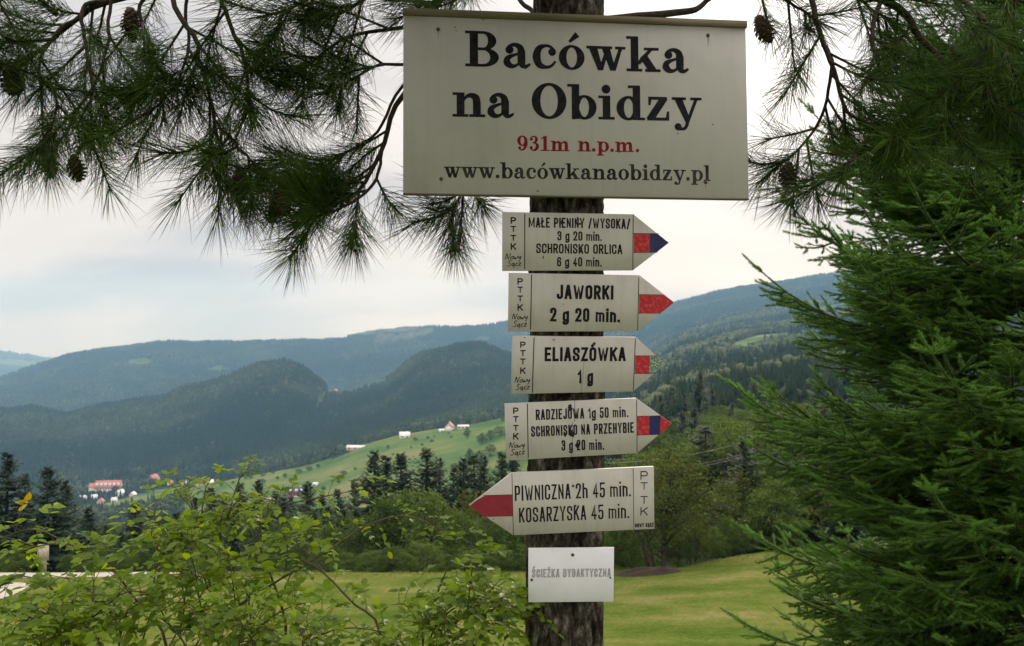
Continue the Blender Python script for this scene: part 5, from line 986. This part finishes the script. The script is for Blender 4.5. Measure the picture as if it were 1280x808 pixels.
    bd = Board((.1513, 2.245, Z0 - .6426), .0787, -.0122, .0045); e = bd.root('path_plaque', 'small white rectangular plaque with grey lettering below the arrow boards', 'plaque'); m = MB(); slab(m, [bd.loc(*p) for p in [(660.4, 753.2), (767, 752.3), (767.6, 684.5), (660.7, 685.4)]], .004, bev=.0008); m.obj('panel', MAT['plaque'], e)
    m = MB(); text_on(bd, m, 'ŚCIEŻKA DYDAKTYCZNĄ', 'sans', 664.8, 722.2, 763.5, 721.2, 10.6, .0004, .18); m.obj('lettering', MAT['grey_text'], e); nail(bd, 715.8, 693.7, e, .0042); nail(bd, 664.5, 725, e, .0034); nail(bd, 763, 722.5, e, .0022)
arrows()

# ------------------------------------------------------------------ big spruce on the right
SN_V = np.array([[0, .5, -.29], [0, -.5, -.29], [0, 0, .58], [1, 0, 0]]); SN_T = np.array([[0, 1, 3], [1, 2, 3], [2, 0, 3]])
def shoot(nd, pts, per_m, g, tint, L0=.015, L1=.022, w=.0030):
    pts = np.asarray(pts); L = np.linalg.norm(np.diff(pts, axis=0), axis=1).sum(); n = max(6, int(per_m * L)); seg = np.linspace(0, 1, len(pts)); t = g.uniform(0, 1, n); pos = np.stack([np.interp(t, seg, pts[:, k]) for k in range(3)], 1)
    T = np.gradient(pts, axis=0); ax = np.stack([np.interp(t, seg, T[:, k]) for k in range(3)], 1); ax /= np.linalg.norm(ax, axis=1, keepdims=True); r_ = g.normal(size=(n, 3)) + np.array([0, 0, .35]); r_ -= ax * (r_ * ax).sum(1, keepdims=True); r_ /= np.linalg.norm(r_, axis=1, keepdims=True)
    an = g.uniform(.45, .85, n) * np.interp(t, [0, .9, 1], [1, 1, .4]); d = ax * np.cos(an)[:, None] + r_ * np.sin(an)[:, None]; ln = g.uniform(L0, L1, n)
    nd.scatter(SN_V, SN_T, pos, frames(d, r_ + .01), np.stack([ln, np.full(n, w), np.full(n, w)], 1), tint=np.clip(tint + .14 + g.normal(0, .1, n), 0, 1))
def frond(wood, nd, g, L, per_m, Rm, off):
    n = 20; s = np.linspace(0, 1, n); z = L * (-.13 * np.sin(s * np.pi * .9) * s + .13 * s ** 3); main = np.stack([L * s, .03 * L * np.sin(s * 4 + g.uniform(0, 6)), z], 1) @ Rm.T + off
    upv = Rm[:, 2]; latv = Rm[:, 1]; wood.tube(main, np.linspace(.009, .0022, n), 6); shoot(nd, main[9:], per_m, g, .5)
    ns = 15
    for k in range(ns):
        f = .14 + .82 * (k + g.uniform(-.2, .2)) / ns; i = min(18, int(f * 19)); p = main[i] + (main[i + 1] - main[i]) * (f * 19 - i); T = main[i + 1] - main[i]; T /= np.linalg.norm(T)
        for sd in (-1, 1):
            l2 = L * (.34 * (1 - f) ** .75 + .06) * g.uniform(.7, 1.2); a = g.uniform(.7, 1.05); d = T * math.cos(a) + latv * sd * math.sin(a) + np.array([0, 0, g.uniform(-.5, .08)]); d /= np.linalg.norm(d)
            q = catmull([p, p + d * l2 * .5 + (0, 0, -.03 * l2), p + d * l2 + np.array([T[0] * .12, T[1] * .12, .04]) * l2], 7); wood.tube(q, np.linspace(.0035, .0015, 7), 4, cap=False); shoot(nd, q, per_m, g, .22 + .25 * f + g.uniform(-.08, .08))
            m = max(1, int(l2 / .08))
            for j in range(m):
                u = (j + .6) / (m + .3); jj = min(5, int(u * 6)); pp = q[jj] + (q[jj + 1] - q[jj]) * (u * 6 - jj); T2 = q[jj + 1] - q[jj]; T2 /= np.linalg.norm(T2); lat = np.cross(T2, [0, 0, 1.]); lat /= np.linalg.norm(lat)
                for e_ in (1, -1):
                    if g.uniform() < .2: continue
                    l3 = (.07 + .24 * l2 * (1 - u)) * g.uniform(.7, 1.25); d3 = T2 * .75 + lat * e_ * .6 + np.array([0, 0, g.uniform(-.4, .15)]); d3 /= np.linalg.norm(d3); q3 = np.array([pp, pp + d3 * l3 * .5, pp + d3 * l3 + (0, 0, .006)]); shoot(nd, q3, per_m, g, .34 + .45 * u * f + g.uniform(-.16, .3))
    for e_ in range(5):
        p = main[-1]; a = (e_ - 2) * .5; T = main[-1] - main[-2]; T /= np.linalg.norm(T); d = T * math.cos(a) + latv * math.sin(a) + np.array([0, 0, g.uniform(-.1, .2)]); l3 = L * (.09 if e_ == 2 else .05); shoot(nd, np.array([p, p + d * l3 * .5, p + d * l3]), per_m, g, .75)
def spruce_branch(seed, L=1.3, per_m=820):
    g = np.random.default_rng(seed); wood = MB(); nd = MB(); I = np.eye(3); frond(wood, nd, g, L, per_m, I, np.zeros(3))
    for sd, ll in ((1, .78), (-1, .7), (.25, .6)):
        y = sd * g.uniform(.38, .62); p_ = g.uniform(-.16, .22); Rz = np.array([[math.cos(y), -math.sin(y), 0], [math.sin(y), math.cos(y), 0], [0, 0, 1]]); Ry = np.array([[math.cos(p_), 0, -math.sin(p_)], [0, 1, 0], [math.sin(p_), 0, math.cos(p_)]])
        frond(wood, nd, g, L * ll, per_m, Rz @ Ry, np.array([L * .12, 0, -.01]))
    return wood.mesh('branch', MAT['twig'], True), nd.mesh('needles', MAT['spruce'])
def big_spruce():
    V = [spruce_branch(100 + k) for k in range(5)]; bx, by = 2.78, 4.55; gz = float(hgt(bx, by)); e = empty('spruce_tree', 'big green spruce close by, filling the right side of the picture', 'spruce', (bx, by, gz)); m = MB(); zs = np.linspace(-.2, 5.4, 14); m.tube(np.stack([.02 * np.sin(zs), 0 * zs, zs], 1), np.linspace(.095, .02, 14), 12); m.obj('trunk', MAT['bark'], e, True)
    g = np.random.default_rng(5); cnt = 0; z = .0
    golden = 0
    while cnt < 98:
        L = np.interp(z + gz, [-.4, .3, 1.0, 1.8, 2.4, 3.0, 4.2], [1.35, 1.52, 1.48, 1.34, 1.18, .96, .55])
        for b in range(8 if z + gz < 3.0 else 5):
            if cnt >= 98: break
            golden += 2.39996; a = golden + g.uniform(-.25, .25); 
            if math.cos(a - R(35)) > .55 and g.uniform() < .6: continue     # few boughs on the hidden far side
            wood, nd = V[int(g.integers(0, 5))]; l = L * g.uniform(.82, 1.12) / 1.3; el = np.interp(z + gz, [-.4, .1, .6, 1.6, 3.0, 4], [-.22, -.12, .06, .27, .5, .75]) + g.uniform(-.1, .1); o = bpy.data.objects.new('branch', wood); COL.objects.link(o); o.parent = e
            o.location = (0, 0, z + g.uniform(-.09, .09)); o.rotation_euler = (g.uniform(-.25, .25), -el, a); o.scale = (l, l, l); c = bpy.data.objects.new('needles', nd); COL.objects.link(c); c.parent = o; cnt += 1
        z += .265
big_spruce()

# ------------------------------------------------------------------ rose bushes in front
LEAF_V = np.array([[0, 0, 0], [.3, .27, .05], [.68, .24, .03], [1, 0, -.1], [.68, -.24, .03], [.3, -.27, .05], [.32, 0, -.05], [.68, 0, -.07]]); LEAF_T = np.array([[0, 1, 6], [1, 2, 7], [1, 7, 6], [2, 3, 7], [0, 6, 5], [5, 6, 7], [5, 7, 4], [4, 7, 3]])
def leaf_spray(lf, ly, st, p, d, g, size, tint):
    L = size * 3.2; n = 3; d = d / np.linalg.norm(d); lat = np.cross(d, [0, 0, 1.]); lat /= np.linalg.norm(lat) + 1e-9; rach = catmull([p, p + d * L * .55 + (0, 0, .012), p + d * L + (0, 0, -.02)], 6); st.tube(rach, np.linspace(.0011, .0006, 6), 3, cap=False); O = []; D = []
    for k in range(n):
        q = rach[2 + k]; 
        for s in (-1, 1): O.append(q); D.append(d * .55 + lat * s + np.array([0, 0, g.uniform(-.35, .1)]))
    O.append(rach[-1]); D.append(d + np.array([0, 0, -.3])); O = np.array(O); D = np.array(D) + g.normal(0, .15, (len(O), 3)); up = np.tile([0, -.25, 1.], (len(O), 1)) + g.normal(0, .35, (len(O), 3))
    mb = ly if g.uniform() < .008 else lf; mb.scatter(LEAF_V, LEAF_T, O, frames(D, up), size * g.uniform(.6, 1.25, len(O)), tint=np.clip(tint + g.normal(0, .12, len(O)), 0, 1))
def cane(e, pts3, r0, seed, sprays, size=.027, side=.0, f0=.2, sl=(.1, .25)):
    g = np.random.default_rng(seed); pts = catmull(pts3, 24); st = MB(); lf = MB(); ly = MB(); base = np.array(e.location); st.tube(pts - base, np.linspace(r0, .0013, 24), 6); todo = [(pts, f0, sprays)]
    for k in range(int(side)):
        f = g.uniform(.25, .95); i = int(f * 22); T = pts[i + 1] - pts[i]; T /= np.linalg.norm(T); d = T * .5 + g.normal(size=3) * np.array([.8, .5, .45]) + np.array([0, 0, .25]); d /= np.linalg.norm(d); L = g.uniform(*sl); q = catmull([pts[i], pts[i] + d * L * .5 + (0, 0, .02), pts[i] + d * L + (0, 0, -.01 - .1 * L)], 8); st.tube(q - base, np.linspace(.0022, .0009, 8), 4, cap=False); todo.append((q, .15, max(3, int(L / .026))))
    for q, f0_, n in todo:
        for k in range(n):
            f = f0_ + (1 - f0_) * (k + g.uniform(0, .9)) / n; x = f * (len(q) - 1.001); i = int(x); p = q[i] + (q[i + 1] - q[i]) * (x - i); T = q[i + 1] - q[i]; T /= np.linalg.norm(T); d = T * .45 + g.normal(size=3) * np.array([1, .7, .6]) + np.array([0, 0, .1]); leaf_spray(lf, ly, st, p - base, d, g, size * g.uniform(.75, 1.25), .5 + g.uniform(-.2, .25))
    o = st.obj('cane', MAT['cane'], e, True); lf.obj('leaves', MAT['rose'], o)
    if ly.n: ly.obj('yellow_leaves', MAT['rose_y'], o)
def roses():
    def pp(l, Y): return [P(x, y, Y if len(q) == 2 else q[2]) for q in l for x, y in [q[:2]]]
    Yb = 2.55; b = P(300, 0, Yb); gz = float(hgt(b[0], Yb)); e = empty('rose_bush', 'wide leafy wild rose bush with arching canes at the lower left', 'rose bush', (b[0], Yb, gz)); bp = lambda dx, dy=0: np.array([b[0] + dx, Yb + dy, gz - .02])
    main = [([(206, 797), (170, 751), (139, 710), (98, 684), (57, 681), (10, 697), (-20, 715)], 2.5, 15, 6), ([(272, 797), (260, 715), (253, 663), (235, 630), (222, 618)], 2.6, 13, 9), ([(356, 802), (351, 756), (335, 710), (322, 665), (352, 634), (400, 622), (450, 612)], 2.5, 20, 5), ([(263, 802), (309, 751), (402, 694), (454, 660), (505, 645), (557, 665), (598, 684)], 2.45, 23, 5), ([(475, 800), (438, 751), (387, 704), (330, 699), (290, 690)], 2.4, 15, 5),
            ([(120, 830), (110, 790), (90, 765), (60, 755), (30, 762)], 2.35, 13, 9), ([(60, 840), (50, 800), (30, 775), (0, 765)], 2.3, 13, 9), ([(180, 830), (190, 760), (200, 705), (188, 668), (160, 655)], 2.65, 13, 8), ([(320, 830), (300, 760), (290, 705), (275, 665), (300, 640), (330, 630)], 2.65, 13, 8), ([(240, 840), (220, 790), (170, 755), (120, 752)], 2.3, 14, 9), ([(360, 840), (390, 800), (440, 785), (500, 795)], 2.3, 13, 8), ([(150, 840), (150, 790), (130, 760), (90, 750)], 2.25, 14, 9), ([(300, 840), (320, 790), (360, 760), (400, 752)], 2.35, 13, 8), ([(20, 850), (0, 810), (-30, 775)], 2.3, 12, 8), ([(90, 850), (80, 805), (110, 775), (150, 770)], 2.2, 14, 10), ([(230, 850), (260, 790), (250, 745), (290, 720)], 2.35, 14, 9), ([(200, 850), (230, 770), (225, 700), (250, 655), (262, 645)], 2.7, 13, 8), ([(330, 850), (300, 810), (260, 790), (210, 785)], 2.2, 14, 10), ([(420, 850), (380, 815), (330, 800), (290, 805)], 2.2, 13, 9), ([(150, 850), (110, 815), (60, 800), (20, 800)], 2.15, 13, 10)]
    g_sizes = (.029, .024, .027, .022, .032)
    for k, (l, Y, n, s) in enumerate(main):
        pts = pp(l, Y); st_ = [bp(.12 * math.sin(k * 2.1), .06 * math.cos(k * 1.7)), (bp(.12 * math.sin(k * 2.1)) * .35 + pts[0] * .65) + np.array([0, 0, -.1])]; cane(e, st_ + pts, .0052 if k < 5 else .0038, 300 + k, int(n * .85), side=int(s * .58), f0=.42, size=g_sizes[k % 5])
    Yb = 2.35; b = P(560, 0, Yb); gz = float(hgt(b[0], Yb)); e = empty('rose_bush', 'smaller leafy rose bush against the left side of the sign trunk', 'rose bush', (b[0], Yb, gz)); bp2 = lambda dx, dy=0: np.array([b[0] + dx, Yb + dy, gz - .02])
    for k, (l, Y, n, s) in enumerate([([(535, 830), (547, 780), (585, 750), (612, 742)], 2.35, 12, 8), ([(550, 830), (575, 795), (600, 775), (618, 762)], 2.3, 12, 8), ([(530, 830), (530, 780), (545, 750), (590, 728)], 2.4, 12, 8), ([(520, 840), (520, 800), (540, 775), (570, 755)], 2.35, 12, 8), ([(570, 850), (590, 810), (610, 790), (622, 775)], 2.25, 11, 7), ([(530, 850), (550, 800), (575, 775), (600, 765)], 2.3, 12, 7)]):
        pts = pp(l, Y); cane(e, [bp2(.05 * math.sin(k * 2.)), (bp2(.0) * .4 + pts[0] * .6)] + pts, .0042, 400 + k, n, side=int(s * .6), f0=.42, size=.028)
roses()

# ------------------------------------------------------------------ the air
def haze():
    zmin = float(ZT.min()) - 60; zmax = 620.0; R_ = 14600.0; m = MB(); m.box((0, 0, (zmin + zmax) / 2), (R_, R_ - 600, (zmax - zmin) / 2)); mat = bpy.data.materials.new('haze_air'); mat.use_nodes = True; nt = mat.node_tree; nt.nodes.clear()
    out = node(nt, 'ShaderNodeOutputMaterial'); pv = node(nt, 'ShaderNodeVolumePrincipled'); pv.inputs['Color'].default_value = (.33, .63, 1.0, 1); pv.inputs['Absorption Color'].default_value = (1, 1, 1, 1); pv.inputs['Density'].default_value = 1.0e-4; pv.inputs['Anisotropy'].default_value = .1
    nt.links.new(pv.outputs[0], out.inputs['Volume']); tag(m.obj('haze', mat), 'thin blue haze over the far hills', 'haze', kind='stuff')
haze()
def mist():
    g = np.random.default_rng(12); m = MB()
    for px, py, w, h, tilt in ((474, 428, 5, 20, .1), (484, 424, 9, 9, .3), (498, 423, 12, 7, .4), (514, 419, 16, 6, .3), (530, 415, 14, 5, .2), (468, 438, 4, 10, -.2), (480, 434, 4, 9, .2), (598, 428, 8, 8, .3), (604, 424, 9, 4, .1), (440, 414, 40, 4, -.05), (505, 412, 30, 3, .05)):
        Y = 4560; c = P(px, py, Y); k = Y / F; a = np.linspace(0, np.pi, 9)[1:-1]; b = np.linspace(0, 2 * np.pi, 12, endpoint=False); v = [(0, 0, 1)]
        for t in a: v += [(math.sin(t) * math.cos(u), math.sin(t) * math.sin(u), math.cos(t)) for u in b]
        v.append((0, 0, -1)); v = np.array(v) * (1 + g.normal(0, .12, (len(v), 1))) * np.array([w * k, 160, h * k]); x = v[:, 0] * math.cos(tilt) - v[:, 2] * math.sin(tilt) * -1; z = v[:, 2] * math.cos(tilt) + v[:, 0] * math.sin(tilt); v = np.stack([x, v[:, 1], z], 1) + c; n = 12; r7 = len(a)
        q = [[1 + i * n + j, 1 + (i + 1) * n + j, 1 + (i + 1) * n + (j + 1) % n, 1 + i * n + (j + 1) % n] for i in range(r7 - 1) for j in range(n)]; e = len(v) - 1
        m.add(v, quads=q, tris=[[0, 1 + j, 1 + (j + 1) % n] for j in range(n)] + [[e, e - n + (j + 1) % n, e - n + j] for j in range(n)])
    mat = bpy.data.materials.new('mist_air'); mat.use_nodes = True; nt = mat.node_tree; nt.nodes.clear(); out = node(nt, 'ShaderNodeOutputMaterial'); pv = node(nt, 'ShaderNodeVolumePrincipled')
    pv.inputs['Color'].default_value = (1, 1, 1, 1); pv.inputs['Absorption Color'].default_value = (1, 1, 1, 1); pv.inputs['Density'].default_value = 4.5e-4; nt.links.new(pv.outputs[0], out.inputs['Volume']); tag(m.obj('mist', mat, smooth_=True), 'wisps of white mist rising from the far forest', 'mist', kind='stuff')
mist()
